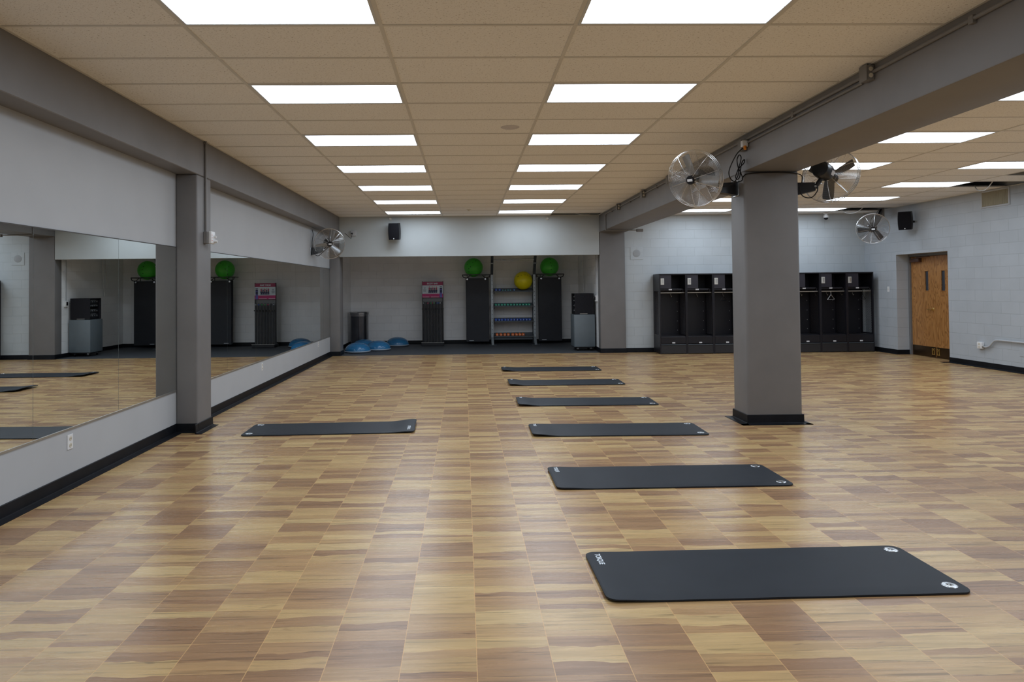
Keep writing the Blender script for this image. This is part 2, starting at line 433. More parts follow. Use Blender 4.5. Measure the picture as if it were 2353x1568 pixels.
# floor, rubber floor
def plane(name, x0, x1, y0, y1, z, th, m):
    return struct(MB().box(x0, x1, y0, y1, z - th, z).build(name, m, origin=(0, 0, 0)))
plane('floor', XL - 0.3, XR + 0.6, YF - 0.1, 15.82, 0.0, 0.1, M_FLOOR)
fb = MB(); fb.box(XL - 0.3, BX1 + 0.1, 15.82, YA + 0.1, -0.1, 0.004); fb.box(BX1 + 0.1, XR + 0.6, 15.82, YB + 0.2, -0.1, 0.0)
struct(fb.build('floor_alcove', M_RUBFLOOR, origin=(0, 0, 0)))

# left wall
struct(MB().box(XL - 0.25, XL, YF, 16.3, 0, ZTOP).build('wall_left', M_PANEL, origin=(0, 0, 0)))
# header above the alcove
struct(MB().box(-2.87, 3.06, YH, YH + 0.16, 2.245, ZTOP, 0.002).build('wall_header', M_HEADER, origin=(0, 0, 0)))
# alcove walls
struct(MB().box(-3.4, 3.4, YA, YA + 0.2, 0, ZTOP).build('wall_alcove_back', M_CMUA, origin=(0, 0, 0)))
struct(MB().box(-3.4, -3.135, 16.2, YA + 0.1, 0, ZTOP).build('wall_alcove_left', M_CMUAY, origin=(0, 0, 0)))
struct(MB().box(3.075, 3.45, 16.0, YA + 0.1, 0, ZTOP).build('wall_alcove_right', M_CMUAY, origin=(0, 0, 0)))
struct(MB().box(-3.4, 3.4, YH + 0.16, YA + 0.1, 2.43, 2.53).build('ceiling_alcove', M_CMUA, origin=(0, 0, 0)))  # unseen; set low and pale to bounce light into the alcove
# right bay back wall
struct(MB().box(BX1 - 0.3, XR + 0.7, YB, YB + 0.2, 0, ZTOP).build('wall_back', M_CMUX, origin=(0, 0, 0)))
# wall behind the camera
struct(MB().box(XL - 0.3, XR + 0.7, YF - 0.2, YF, 0, ZTOP).build('wall_front', M_CMUX, origin=(0, 0, 0)))
# right wall with the door recess
DY0, DY1, DZ, DX = 13.09, 14.68, 2.135, 9.52
b = MB()
b.box(XR, XR + 0.7, YF, DY0, 0, ZTOP); b.box(XR, XR + 0.7, DY1, YB + 0.1, 0, ZTOP); b.box(XR, XR + 0.7, DY0, DY1, DZ, ZTOP)
b.box(DX + 0.12, XR + 0.7, DY0, DY1, 0, DZ)
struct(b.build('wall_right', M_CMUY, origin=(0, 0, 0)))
# slab over the ceiling void
struct(MB().box(XL - 0.3, XR + 0.7, YF - 0.2, YA + 0.2, ZTOP, ZTOP + 0.1).build('ceiling_slab', M_PLENUM, origin=(0, 0, 0)))

# beams and columns
struct(MB().box(XL, XBL, YF, 15.80, BZ, ZTOP, 0.006).build('beam_left', M_GREY, origin=(0, 0, 0)))
struct(MB().box(BX0, BX1, YF, 15.80, BZ, ZTOP, 0.012, seg=2).build('beam_right', M_GREY, origin=(0, 0, 0)))
struct(MB().box(XL, XBL, 7.46, 7.86, 0, BZ, 0.018, seg=3).build('column_left', M_GREY, origin=(0, 0, 0)))
struct(MB().box(XL, XBL, 15.80, 16.22, 0, ZTOP, 0.012, seg=2).build('pier_left', M_GREY, origin=(0, 0, 0)))
struct(MB().box(BX0, BX1 - 0.01, 7.51, 7.91, 0, BZ + 0.01, 0.03, seg=3).build('column_center', M_GREY, origin=(0, 0, 0)))
struct(MB().box(3.07, 3.65, 15.78, 16.06, 0, ZTOP, 0.02, seg=3).build('pier_right', M_GREY, origin=(0, 0, 0)))

# baseboards: black rubber cove with a flat flange on the floor
BH, FLG = 0.10, 0.07
def cove(bb, axis, c, a0, a1, sgn, flange=FLG):
    """run along axis from a0 to a1 against the wall plane at c; sgn = which side the room is on"""
    prof = [(0, 0), (sgn * flange, 0.0), (sgn * flange, 0.004), (sgn * 0.022, 0.008), (sgn * 0.011, 0.016), (sgn * 0.008, BH - 0.004), (sgn * 0.004, BH), (0, BH)]
    n = len(prof); vs = []
    for a in (a0, a1):
        for d, z in prof: vs.append((c + d, a, z) if axis == 'y' else (a, c + d, z))
    bb.add(vs, [tuple(range(n)), tuple(range(2 * n - 1, n - 1, -1))] + [(i, (i + 1) % n, n + (i + 1) % n, n + i) for i in range(n)])
b = MB(); cove(b, 'y', XL, YF, 7.46, 1); cove(b, 'x', 7.46, XL, XBL + 0.01, -1, 0.02); cove(b, 'y', XBL, 7.38, 7.88, 1)
cove(b, 'x', 7.86, XL, XBL + 0.01, 1, 0.02); cove(b, 'y', XL, 7.86, 15.80, 1); cove(b, 'x', 15.80, XL, XBL + 0.01, -1, 0.03); cove(b, 'y', XBL, 15.78, 16.22, 1, 0.02)
struct(b.build('baseboard_left', M_RUBBER, origin=(0, 0, 0)))
b = MB(); cove(b, 'y', -3.135, 16.2, YA, 1, 0.02); cove(b, 'x', YA, -3.135, 3.075, -1, 0.02); cove(b, 'y', 3.075, 16.06, YA, -1, 0.02)
struct(b.build('baseboard_alcove', M_RUBBER, origin=(0, 0, 0)))
b = MB(); cove(b, 'y', 3.07, 15.77, 16.06, -1, 0.02); cove(b, 'x', 15.78, 3.06, 3.66, -1, 0.03); cove(b, 'y', 3.65, 15.77, 15.86, 1, 0.02); cove(b, 'x', YB, 3.65, XR, -1, 0.03)
struct(b.build('baseboard_back', M_RUBBER, origin=(0, 0, 0)))
b = MB(); cove(b, 'y', XR, YF, DY0, -1); cove(b, 'y', XR, DY1, YB, -1, 0.03); cove(b, 'x', DY1, XR - 0.01, DX, -1, 0.02)
struct(b.build('baseboard_right', M_RUBBER, origin=(0, 0, 0)))
b = MB(); cx0, cx1, cy0, cy1 = BX0, BX1 - 0.01, 7.51, 7.91
cove(b, 'x', cy0, cx0 - 0.01, cx1 + 0.01, -1); cove(b, 'x', cy1, cx0 - 0.01, cx1 + 0.01, 1); cove(b, 'y', cx0, cy0 - 0.01, cy1 + 0.01, -1); cove(b, 'y', cx1, cy0 - 0.01, cy1 + 0.01, 1)
b.box(cx0 - 0.085, cx1 + 0.075, cy0 - 0.08, cy0 - 0.01, 0, 0.004); b.box(cx0 - 0.085, cx0 - 0.01, cy0 - 0.08, cy1 + 0.06, 0, 0.004); b.box(cx1 + 0.01, cx1 + 0.075, cy0 - 0.08, cy1 + 0.06, 0, 0.004)
struct(b.build('baseboard_column', M_RUBBER, origin=(0, 0, 0)))
struct(MB().box(9.08, 9.24, 13.02, 13.12, 0, 0.006, 0.002).build('trim_threshold', M_RUBBER, origin=(0, 0, 0)))

# ------------------------------------------------------------------ ceiling, grid, lights
GXL = [-2.87] + [-1.7357 + 1.2192 * k for k in range(4)] + [3.06]
GXR = [3.675] + [4.5926 + 1.2192 * k for k in range(4)] + [9.25]
Y1 = 4.3015
GY = [YF] + [Y1 + 0.6096 * k for k in range(-12, 19) if YF < Y1 + 0.6096 * k < 15.7]
LIGHTS = []
for r in range(-1, 8):
    for ci in (1, 3): LIGHTS.append(('L', ci, r))
    for ci in (1, 3): LIGHTS.append(('R', ci, r))
skip = set()
for bay, ci, r in LIGHTS: skip.add((bay, ci, round(Y1 + 1.8288 * (r - 1) - 0.6096, 2)))
for y in (11.007, 14.665, 9.788): skip.add(('R', 4, round(y, 2)))
skip.add(('L', 4, round(15.274, 2)))
TZ = HC + 0.005
cb = MB()
for bay, GX, yend in (('L', GXL, YH), ('R', GXR, YB)):
    ys = GY + [yend]
    for i in range(5):
        for j in range(len(ys) - 1):
            if (bay, i, round(ys[j], 2)) in skip: continue
            g = 0.003
            cb.box(GX[i] + g, GX[i + 1] - g, ys[j] + g, ys[j + 1] - g, TZ, TZ + 0.015)
struct(cb.build('ceiling', M_CEIL, origin=(0, 0, 0)))
tb = MB()
for GX, yend in ((GXL, YH), (GXR, YB)):
    for i, x in enumerate(GX):
        a, c = (x, x + 0.022) if i == 0 else ((x - 0.022, x) if i == 5 else (x - 0.0125, x + 0.0125))
        tb.box(a, c, YF, yend, HC, HC + 0.006)
    for y in GY[1:] + [yend - 0.0125]:
        for i in range(5):
            tb.box(GX[i] + 0.012, GX[i + 1] - 0.012, y - 0.012, y + 0.012, HC + 0.0005, HC + 0.0055)
struct(tb.build('trim_1', M_TEE, origin=(0, 0, 0)))

def light_builder(loc):
    root = thing('ceiling_light', '', 'light', loc, 'recessed ceiling light panels')
    x, y, z = loc; hx, hy = 1.2192 / 2 - 0.012, 0.3048 - 0.012; ix, iy = hx - 0.020, hy - 0.025
    f = MB()
    for (a, bb, c, d) in ((-hx, hx, -hy, -iy), (-hx, hx, iy, hy), (-hx, -ix, -iy, iy), (ix, hx, -iy, iy)):
        f.box(x + a, x + bb, y + c, y + d, z - 0.003, z + 0.012, 0.002)
    f.build('frame', M_FIX, root)
    h = MB()
    h.box(x - hx, x + hx, y - hy, y + hy, z + 0.014, z + 0.10)
    h.build('housing', M_FIX, root)
    l = MB(); l.add([(x - ix, y - iy, z + 0.004), (x - ix, y + iy, z + 0.004), (x + ix, y + iy, z + 0.004), (x + ix, y - iy, z + 0.004)], [(0, 1, 2, 3)])
    o = bpy.data.objects.new('diffuser', l.mesh('diffuser', M_LENS, loc)); COL.objects.link(o); o.parent = root
    return root
for o_, ci_ in (): pass
proto = None
CN = {('L', 1): 'left-hand row above the mirror side', ('L', 3): 'row just left of the beam', ('R', 1): 'row just right of the beam', ('R', 3): 'row along the door wall'}
for bay, ci, r in LIGHTS:
    GX = GXL if bay == 'L' else GXR
    loc = (GX[ci] + 0.6096, Y1 + 1.8288 * (r - 1) - 0.3048, HC)
    lab = 'lit ceiling panel, %s, %s from the back' % (CN[(bay, ci)], ORD[7 - r])
    if proto is None: proto = light_builder(loc); proto['label'] = lab
    else: dup(proto, loc, lab)

# ------------------------------------------------------------------ mirrors
def mirror(y0, y1, label):
    root = thing('mirror_panel', label, 'mirror', (XL, (y0 + y1) / 2, 0.45), 'wall mirror panels')
    MB().box(XL + 0.0005, XL + 0.006, y0 + 0.002, y1 - 0.002, 0.452, 1.98).build('mirror_glass', M_MIRROR, root)
    MB().box(XL + 0.0005, XL + 0.010, y0, y1, 0.440, 0.456, 0.001).build('bottom_channel', M_ALU, root)
    MB().box(XL + 0.0005, XL + 0.008, y0, y1, 1.978, 1.986).build('top_gap_line', M_DARKGAP, root)  # thin dark strip drawn for the black gap line above the glass
for k, (a, c) in enumerate(((6.23, 7.455), (5.015, 6.23), (3.80, 5.015))):
    mirror(a, c, 'tall wall mirror panel, %s to the camera side of the left wall column' % ORD[k])
ys = [7.865, 9.035, 10.245, 11.457, 12.66, 13.88, 15.09, 15.795]
for k in range(7):
    mirror(ys[k], ys[k + 1], 'wall mirror panel beyond the left column, %s from that column' % ORD[k])

# ------------------------------------------------------------------ small wall fittings
def outlet(name, label, y, z, x=XL, sgn=1, gang=1.0, hgt=0.115, wid=0.075):
    root = thing(name, label, 'outlet', (x, y, z))
    MB().box(min(x, x + sgn * 0.006), max(x, x + sgn * 0.006), y - wid / 2, y + wid / 2, z - hgt / 2, z + hgt / 2, 0.002).build('cover_plate', M_WPLAST, root)
    for dz in (-0.026, 0.026):
        q = MB(); q.lathe([(0.0, 0), (0.017, 0), (0.016, 0.003), (0.0, 0.003)], 16)
        q.xf(Matrix.Translation((x + sgn * 0.006, y, z + dz)) @ Matrix.Rotation(sgn * PI / 2, 4, 'Y'))
        s2 = q.build('socket', M_IVORY, root)
        t = MB()
        for dy in (-0.006, 0.006): t.box(x + sgn * 0.0085, x + sgn * 0.0097, y + dy - 0.001, y + dy + 0.001, z + dz - 0.005, z + dz + 0.005)
        t.build('slot', M_BLK, s2)
    return root
outlet('wall_outlet', 'white wall outlet below the near mirrors, left edge', 5.485, 0.345)
outlet('wall_outlet', 'white outlet below the mirrors beyond the left column', 10.57, 0.353)
outlet('wall_outlet', 'farthest white outlet under the mirrors, near the blue domes', 14.55, 0.365)

# conduit and surge adapter on the left column
root = thing('conduit', 'dark vertical conduit on the left wall column face', 'conduit', (XBL, 7.667, 2.03))
MB().cyl((XBL + 0.014, 7.667, 2.13), (XBL + 0.014, 7.667, HC + 0.01), 0.012, n=12).build('pipe', M_CONDUIT, root)
MB().box(XBL, XBL + 0.045, 7.625, 7.715, 2.03, 2.16, 0.004).build('junction_box', M_CONDUIT, root)
MB().box(XBL, XBL + 0.03, 7.64, 7.694, HC - 0.03, HC - 0.012).build('strap', M_CONDUIT, root)
root = thing('surge_adapter', 'white surge adapter plugged into the left column conduit box', 'adapter', (XBL + 0.046, 7.70, 2.025))
MB().box(XBL + 0.046, XBL + 0.085, 7.64, 7.76, 2.028, 2.168, 0.012, seg=3).build('body', M_WPLAST, root)
q = MB()
for z in (2.06, 2.09, 2.12): q.box(XBL + 0.084, XBL + 0.0866, 7.655, 7.665, z, z + 0.008)
q.build('indicator', M_RED, root)
MB().cyl((XBL + 0.085, 7.72, 2.06), (XBL + 0.12, 7.72, 2.055), 0.02, 0.014, 12).build('plug', M_WPLAST, root)
MB().cyl((XBL + 0.085, 7.72, 2.11), (XBL + 0.11, 7.72, 2.105), 0.016, 0.012, 12).build('plug', M_WPLAST, root)

# conduit along the right beam
root = thing('conduit', 'long grey conduit run under the ceiling along the right beam', 'conduit', (BX0, 9, 3.1))
xb = BX0 - 0.014
MB().tube([(xb, YF, 3.095), (xb, 14.93, 3.095)], 0.013, 10).build('pipe', M_CONDUIT, root)
MB().tube([(xb, 5.2, 3.052), (xb, 7.36, 3.052)], 0.010, 10).build('pipe', M_CONDUIT, root)
MB().tube([(xb, 14.93, 3.095), (xb, 14.96, 3.07), (xb, 14.965, 2.76), (xb, 14.97, 2.745), (xb + 0.03, 14.975, 2.742), (3.75, 15.0, 2.742)], 0.012, 10).build('pipe', M_CONDUIT, root)
MB().box(3.73, 3.87, 14.965, 15.035, 2.705, 2.765, 0.005).build('end_box', M_CONDUIT, root)
for y in (4.05, 6.32, 8.7, 10.9, 12.7, 14.3):
    q = MB(); q.box(xb - 0.016, BX0, y - 0.02, y + 0.02, 3.065, 3.115, 0.003); q.build('strap', M_CONDUIT, root)
def beambox(y, z, label, plug=False):
    r = thing('junction_box', label, 'electrical box', (BX0, y, z - 0.06), 'electrical boxes on the right beam')
    MB().box(BX0 - 0.062, BX0 - 0.0005, y - 0.04, y + 0.05, z - 0.06, z + 0.055, 0.006, seg=2).build('box', M_CONDUIT, r)
    MB().box(BX0 - 0.068, BX0 - 0.062, y - 0.045, y + 0.055, z - 0.062, z + 0.058, 0.002).build('cover_plate', M_CONDUIT, r)
    for dz in (-0.026, 0.022):
        q = MB(); q.lathe([(0, 0), (0.017, 0), (0.016, 0.003), (0, 0.003)], 14)
        q2 = MB(); q2.v = list(q.v); q2.f = list(q.f); q2.m = list(q.m)
        # sockets face the camera end of the box
        q2.xf(Matrix.Translation((BX0 - 0.032, y - 0.0405, z + dz)) @ Matrix.Rotation(PI / 2, 4, 'X'))
        q2.build('socket', M_IVORY, r)
    return r
beambox(5.10, 3.095, 'large grey outlet box on the right beam, closest to the camera')
beambox(7.45, 3.035, 'grey outlet box above the freestanding column with a plugged cord')
beambox(10.18, 3.095, 'grey outlet box on the beam just behind the left-facing column fan')
beambox(11.69, 3.085, 'grey outlet box on the right beam, second from the far end')
beambox(13.61, 3.09, 'small grey outlet box on the right beam at the far end')
root = thing('plug_adapter', 'white plug adapter with orange cord end on the right beam', 'adapter', (BX0 - 0.05, 7.38, 3.0))
MB().box(BX0 - 0.075, BX0 - 0.012, 7.352, 7.408, 3.005, 3.075, 0.008, seg=2).build('body', M_WPLAST, root)
MB().cyl((BX0 - 0.045, 7.36, 3.005), (BX0 - 0.055, 7.335, 2.975), 0.018, 0.014, 12).build('plug', M_ORANGEP, root)

# ------------------------------------------------------------------ fans
FR = 0.305
def guard_mesh(front):
    q = MB()
    zf = lambda r: (0.105 - 0.075 * (r / FR) ** 2.2) if front else (-0.105 + 0.075 * (r / FR) ** 2.2)
    rings = [0.055 + (FR - 0.055) * k / 30 for k in range(31)]
    for r in rings:
        th = 0.0009 if r < FR - 1e-6 else 0.004
        n = 56
        q.tube([(r * math.cos(2 * PI * k / n), r * math.sin(2 * PI * k / n), zf(r)) for k in range(n)], th, 4 if th < 0.002 else 8, closed=True)
    for k in range(10):
        a = 2 * PI * k / 10 + 0.2
        q.tube([(r * math.cos(a), r * math.sin(a), zf(r) - 0.002 if front else zf(r) + 0.002) for r in (0.04, 0.1, 0.16, 0.22, 0.28, 0.31, FR)], 0.0026, 6)
    return q
def rim_mesh():
    q = MB(); n = 64
    for z, th in ((0.030, 0.004), (0.0, 0.0035), (-0.030, 0.004)):
        q.tube([(FR * math.cos(2 * PI * k / n), FR * math.sin(2 * PI * k / n), z) for k in range(n)], th, 8, closed=True)
    for k in range(10):
        a = 2 * PI * k / 10 + 0.2
        q.tube([(FR * math.cos(a), FR * math.sin(a), z) for z in (-0.03, 0, 0.03)], 0.003, 6)
        q.add(*[([(FR * math.cos(a + s) + 0, FR * math.sin(a + s), z) for s in (-0.02, 0.02) for z in (-0.012, 0.012)], [(0, 1, 3, 2)])][0])
    return q
def blade_mesh():
    q = MB(); N = 9
    vs = []
    for i in range(N):
        t = i / (N - 1); r = 0.055 + (0.272 - 0.055) * t
        half = 0.050 + 0.008 * math.sin(min(1.0, t * 1.3) * PI * 0.5) - (0.006 if i == N - 1 else 0)
        tw = math.radians(27 - 11 * t)
        for s in (-1, -0.35, 0.35, 1):
            c = 0.012 * (1 - s * s)
            vs.append((s * half * math.cos(tw) + 0.012 * t, r, s * half * math.sin(tw) + c))
    fs = []
    for i in range(N - 1):
        for k in range(3): a = i * 4 + k; fs.append((a, a + 1, a + 5, a + 4))
    q.add(vs, fs)
    up = [(x, y, z + 0.003) for x, y, z in vs]
    q.add(up, [tuple(reversed(f)) for f in fs])
    return q
FM = {}
def fan_meshes():
    FM['front_guard'] = guard_mesh(True).mesh('front_guard', M_CHROME)
    FM['rear_guard'] = guard_mesh(False).mesh('rear_guard', M_CHROME)
    FM['rim'] = rim_mesh().mesh('rim', M_CHROME)
    FM['blade'] = blade_mesh().mesh('fan_blade', M_BLADE)
    FM['bladedk'] = blade_mesh().mesh('fan_blade', M_BLADEDK)
    q = MB(); q.lathe([(0, 0.095), (0.043, 0.095), (0.048, 0.10), (0.048, 0.108), (0.043, 0.114), (0, 0.114)], 28); FM['badge'] = q.mesh('hub_badge', M_BLK)
    q = MB(); q.box(-0.030, 0.030, -0.014, 0.014, 0.112, 0.1155, 0.001); FM['plate'] = q.mesh('name_plate', M_BADGE)
    q = MB(); q.lathe([(0, -0.30), (0.06, -0.298), (0.088, -0.285), (0.096, -0.26), (0.096, -0.13), (0.085, -0.10), (0.03, -0.085), (0.03, 0.03), (0.05, 0.03), (0.05, 0.045), (0, 0.045)], 28); FM['motor'] = q.mesh('motor', M_BLKMET)
    q = MB(); q.box(0.0945, 0.0970, -0.026, 0.026, -0.19, -0.125); FM['sticker'] = q.mesh('spec_sticker', M_PAPER)
fan_meshes()
def child(name, me, parent, Mx):
    o = bpy.data.objects.new(name, me); COL.objects.link(o); o.parent = parent; o.matrix_local = Mx; return o
def fan(mount, wallsgn, centre, aim, label, blade0=0.3, dark=False, roll=0.0, cord=None, arm_axis='x', sticker=False, tip=None):
    root = thing('wall_fan', label, 'fan', mount, 'caged wall fans')
    mount = Vector(mount); centre = Vector(centre); n = Vector(aim).normalized()
    side = Vector((0, 0, 1)).cross(n).normalized(); upv = n.cross(side)
    H = Matrix.Identity(4)
    for i in range(3): H[i][0] = side[i]; H[i][1] = upv[i]; H[i][2] = n[i]; H[i][3] = (centre - mount)[i]
    H = H @ Matrix.Rotation(roll, 4, 'Z')
    child('front_guard', FM['front_guard'], root, H); child('rear_guard', FM['rear_guard'], root, H); child('guard_rim', FM['rim'], root, H)
    for k in range(3): child('fan_blade', FM['bladedk' if dark else 'blade'], root, H @ Matrix.Rotation(blade0 + k * 2 * PI / 3, 4, 'Z'))
    hb = child('hub_badge', FM['badge'], root, H); child('name_plate', FM['plate'], hb, Matrix.Identity(4))
    mo = child('motor', FM['motor'], root, H)
    if sticker:
        cv = Vector((0, 0, EYE)) - centre
        child('spec_sticker', FM['sticker'], mo, Matrix.Rotation(math.atan2(cv.dot(upv), cv.dot(side)) - 0.45 - roll, 4, 'Z'))
    # wall plate and arm (in room axes)
    a = MB(); tip = Vector(tip) if tip else centre - n * 0.20 - Vector((0, 0, 0.085))
    if arm_axis == 'x':
        x0 = mount.x
        MB().box(min(x0, x0 + wallsgn * 0.012), max(x0, x0 + wallsgn * 0.012), mount.y - 0.07, mount.y + 0.07, mount.z - 0.085, mount.z + 0.085, 0.004).build('wall_plate', M_STEEL, root)
        st = Vector((x0 + wallsgn * 0.012, mount.y, mount.z))
    else:
        st = mount + Vector((0, 0, -0.02))
    d = (tip - st); L = d.length; d.normalize(); sd = d.cross(Vector((0, 0, 1))).normalized(); u2 = sd.cross(d)
    h0, h1, wd = (0.075, 0.045, 0.045) if arm_axis == 'x' else (0.035, 0.03, 0.022)
    P = []
    for (p, h) in ((st, h0), (st + d * L * 0.5, (h0 + h1) / 2), (tip, h1)):
        for sx, sz in ((-1, -1), (1, -1), (1, 1), (-1, 1)): P.append(p + sd * wd * sx + u2 * h * sz)
    a.add(P, [(0, 3, 2, 1), (8, 9, 10, 11)] + [(i * 4 + k, i * 4 + (k + 1) % 4, i * 4 + 4 + (k + 1) % 4, i * 4 + 4 + k) for i in (0, 1) for k in range(4)])
    br = a.build('arm_bracket', M_BLKMET, root)
    bo = MB()
    for s in (-1, 1): bo.cyl(tip + sd * (wd * s), tip + sd * (wd * s + 0.010 * s), 0.012, n=10)
    bo.build('bolt', M_STEEL, br)
    y = MB(); y.tube([tip - Vector((0, 0, 0.01)), centre - n * 0.20 - Vector((0, 0, 0.06))], 0.024, 12); y.build('yoke', M_BLKMET, root)
    if cord: MB().tube(spline(cord), 0.006, 6).build('power_cord', M_BLK, root)
    return root
def spline(pts, sub=6):
    pts = [Vector(p) for p in pts]; out = []
    for i in range(len(pts) - 1):
        p0 = pts[max(i - 1, 0)]; p1 = pts[i]; p2 = pts[i + 1]; p3 = pts[min(i + 2, len(pts) - 1)]
        for k in range(sub):
            t = k / sub
            out.append(0.5 * ((2 * p1) + (p2 - p0) * t + (2 * p0 - 5 * p1 + 4 * p2 - p3) * t * t + (3 * p1 - p0 - 3 * p2 + p3) * t ** 3))
    out.append(pts[-1]); return out
# big fan on the left side of the freestanding column
fan((BX0, 7.72, 2.60), -1, (2.49, 7.42, 2.675), (-0.72, -0.64, -0.27), 'large caged fan on the left face of the freestanding column', 0.31, tip=(2.74, 7.62, 2.60),
    cord=[(2.99, 7.345, 2.99), (2.93, 7.37, 2.93), (2.87, 7.40, 2.80), (2.86, 7.42, 2.72), (2.90, 7.44, 2.655), (2.97, 7.45, 2.64), (3.02, 7.45, 2.665), (3.00, 7.44, 2.73), (2.965, 7.43, 2.80), (2.955, 7.43, 2.88), (2.98, 7.43, 2.93), (3.00, 7.43, 2.90),
          (2.985, 7.44, 2.82), (2.955, 7.44, 2.74), (2.94, 7.44, 2.69), (2.96, 7.44, 2.665), (2.99, 7.45, 2.70), (3.0, 7.45, 2.78), (3.02, 7.45, 2.86), (3.045, 7.45, 2.88), (3.035, 7.45, 2.84), (2.985, 7.45, 2.79), (2.97, 7.46, 2.70), (2.92, 7.50, 2.62), (2.80, 7.56, 2.60)])
fan((BX1 - 0.01, 7.70, 2.585), 1, (4.13, 7.72, 2.74), (0.74, 0.63, -0.20), 'large caged fan on the right face of the freestanding column, seen from behind', 1.13, dark=True, sticker=2.6, tip=(3.90, 7.62, 2.605),
    cord=[(3.02, 7.46, 2.675), (3.05, 7.485, 2.71), (3.10, 7.495, 2.735), (3.3, 7.495, 2.748), (3.55, 7.495, 2.745), (3.68, 7.495, 2.72), (3.70, 7.50, 2.66), (3.68, 7.52, 2.56), (3.74, 7.56, 2.49), (3.84, 7.58, 2.48), (3.91, 7.59, 2.55), (3.92, 7.60, 2.60)])
fcl = fan((XL, 13.93, 2.28), 1, (-2.745, 14.0, 2.435), (0.30, -0.94, -0.14), 'caged fan on the left mirror wall near the far corner', -0.2, tip=(-2.86, 13.99, 2.31),
    cord=[(-3.09, 14.0, 2.72), (-3.06, 13.95, 2.62), (-3.06, 13.85, 2.45), (-3.03, 13.78, 2.3), (-2.98, 13.78, 2.20), (-2.92, 13.85, 2.19), (-2.86, 13.95, 2.27), (-2.80, 14.1, 2.35)])
fan((9.03, 14.80, 3.15), 1, (8.36, 14.02, 2.655), (-0.42, -0.88, -0.20), 'caged fan with dark blades hanging in the corner above the lockers', -0.38, dark=True, arm_axis='z',
    cord=[(8.98, 14.8, 3.14), (8.7, 14.45, 3.0), (8.55, 14.2, 2.95), (8.42, 14.12, 2.9), (8.38, 14.14, 2.78), (8.42, 14.18, 2.70)])
o = MB().tube([(-2.47, 14.2, 2.66), (-2.46, 14.9, 2.60), (-2.55, 15.6, 2.74), (-2.57, 15.74, 2.77)], 0.006, 6).build('power_cord', M_BLK, fcl)
# outlet on the header
root = thing('junction_box', 'white outlet box on the header beside the corner fan', 'electrical box', (-2.54, YH, 2.72))
MB().box(-2.60, -2.48, YH - 0.05, YH - 0.0005, 2.72, 2.84, 0.006, seg=2).build('box', M_PANEL, root)
MB().cyl((-2.57, YH - 0.05, 2.775), (-2.57, YH - 0.075, 2.775), 0.018, 0.014, 12).build('plug', M_BLK, root)

# ------------------------------------------------------------------ speakers
def speaker(c, yaw, sgn_wall, wallpt, label):
    root = thing('wall_speaker', label, 'speaker', c, 'black wall speakers')
    Rz = Matrix.Rotation(yaw, 4, 'Z') @ Matrix.Rotation(math.radians(6), 4, 'X')
    T = Matrix.Translation(c) @ Rz
    W, D, Hh = 0.125, 0.10, 0.185
    poly = []
    for k in range(9): # gently bowed sides
        z = -Hh + 2 * Hh * k / 8; poly.append((W - 0.012 * (abs(k - 4) / 4) ** 2, z))
    out = poly + [(-x, z) for x, z in reversed(poly)]
    q = MB(); q.prism(out, -D, D * 0.9); q.xf(T @ Matrix.Rotation(PI / 2, 4, 'X')); q.build('cabinet', M_BLK, root)
    g = MB(); g.prism([(x * 0.93, z * 0.95) for x, z in out], D * 0.9, D * 0.9 + 0.012); g.xf(T @ Matrix.Rotation(PI / 2, 4, 'X')); g.build('grille', M_SPKGR, root)
    k = MB(); k.lathe([(0, 0), (0.012, 0), (0.012, 0.003), (0, 0.003)], 14); k.xf(T @ Matrix.Translation((0, -D * 0.9 - 0.012, -Hh * 0.86)) @ Matrix.Rotation(PI / 2, 4, 'X')); k.build('badge', M_BADGE, root)
    m = MB(); back = T @ Vector((0, D, 0)); m.tube([back, (Vector(back) + Vector(wallpt)) / 2, Vector(wallpt)], 0.022, 10); m.build('mount', M_BLK, root)
speaker((-1.595, 15.56, 2.80), -0.10, 0, (-1.60, YH - 0.001, 2.80), 'black speaker on the white header above the alcove')
speaker((9.03, 14.0, 2.81), -0.70, 0, (XR - 0.001, 14.05, 2.79), 'black speaker on the right wall above the double door')

# flush wall speaker panel
root = thing('wall_grille', 'square white wall panel with a round speaker grille', 'speaker', (3.935, YB, 2.13))
MB().box(3.79, 4.08, YB - 0.008, YB - 0.0005, 2.13, 2.42, 0.002).build('panel', M_CMUX, root)
q = MB(); q.lathe([(0, 0), (0.085, 0), (0.085, 0.004), (0.078, 0.006), (0, 0.006)], 32); q.xf(Matrix.Translation((3.935, YB - 0.008, 2.275)) @ Matrix.Rotation(PI / 2, 4, 'X')); q.build('round_grille', mat('pale grey grille', (0.36, 0.38, 0.40), 0.6), root)

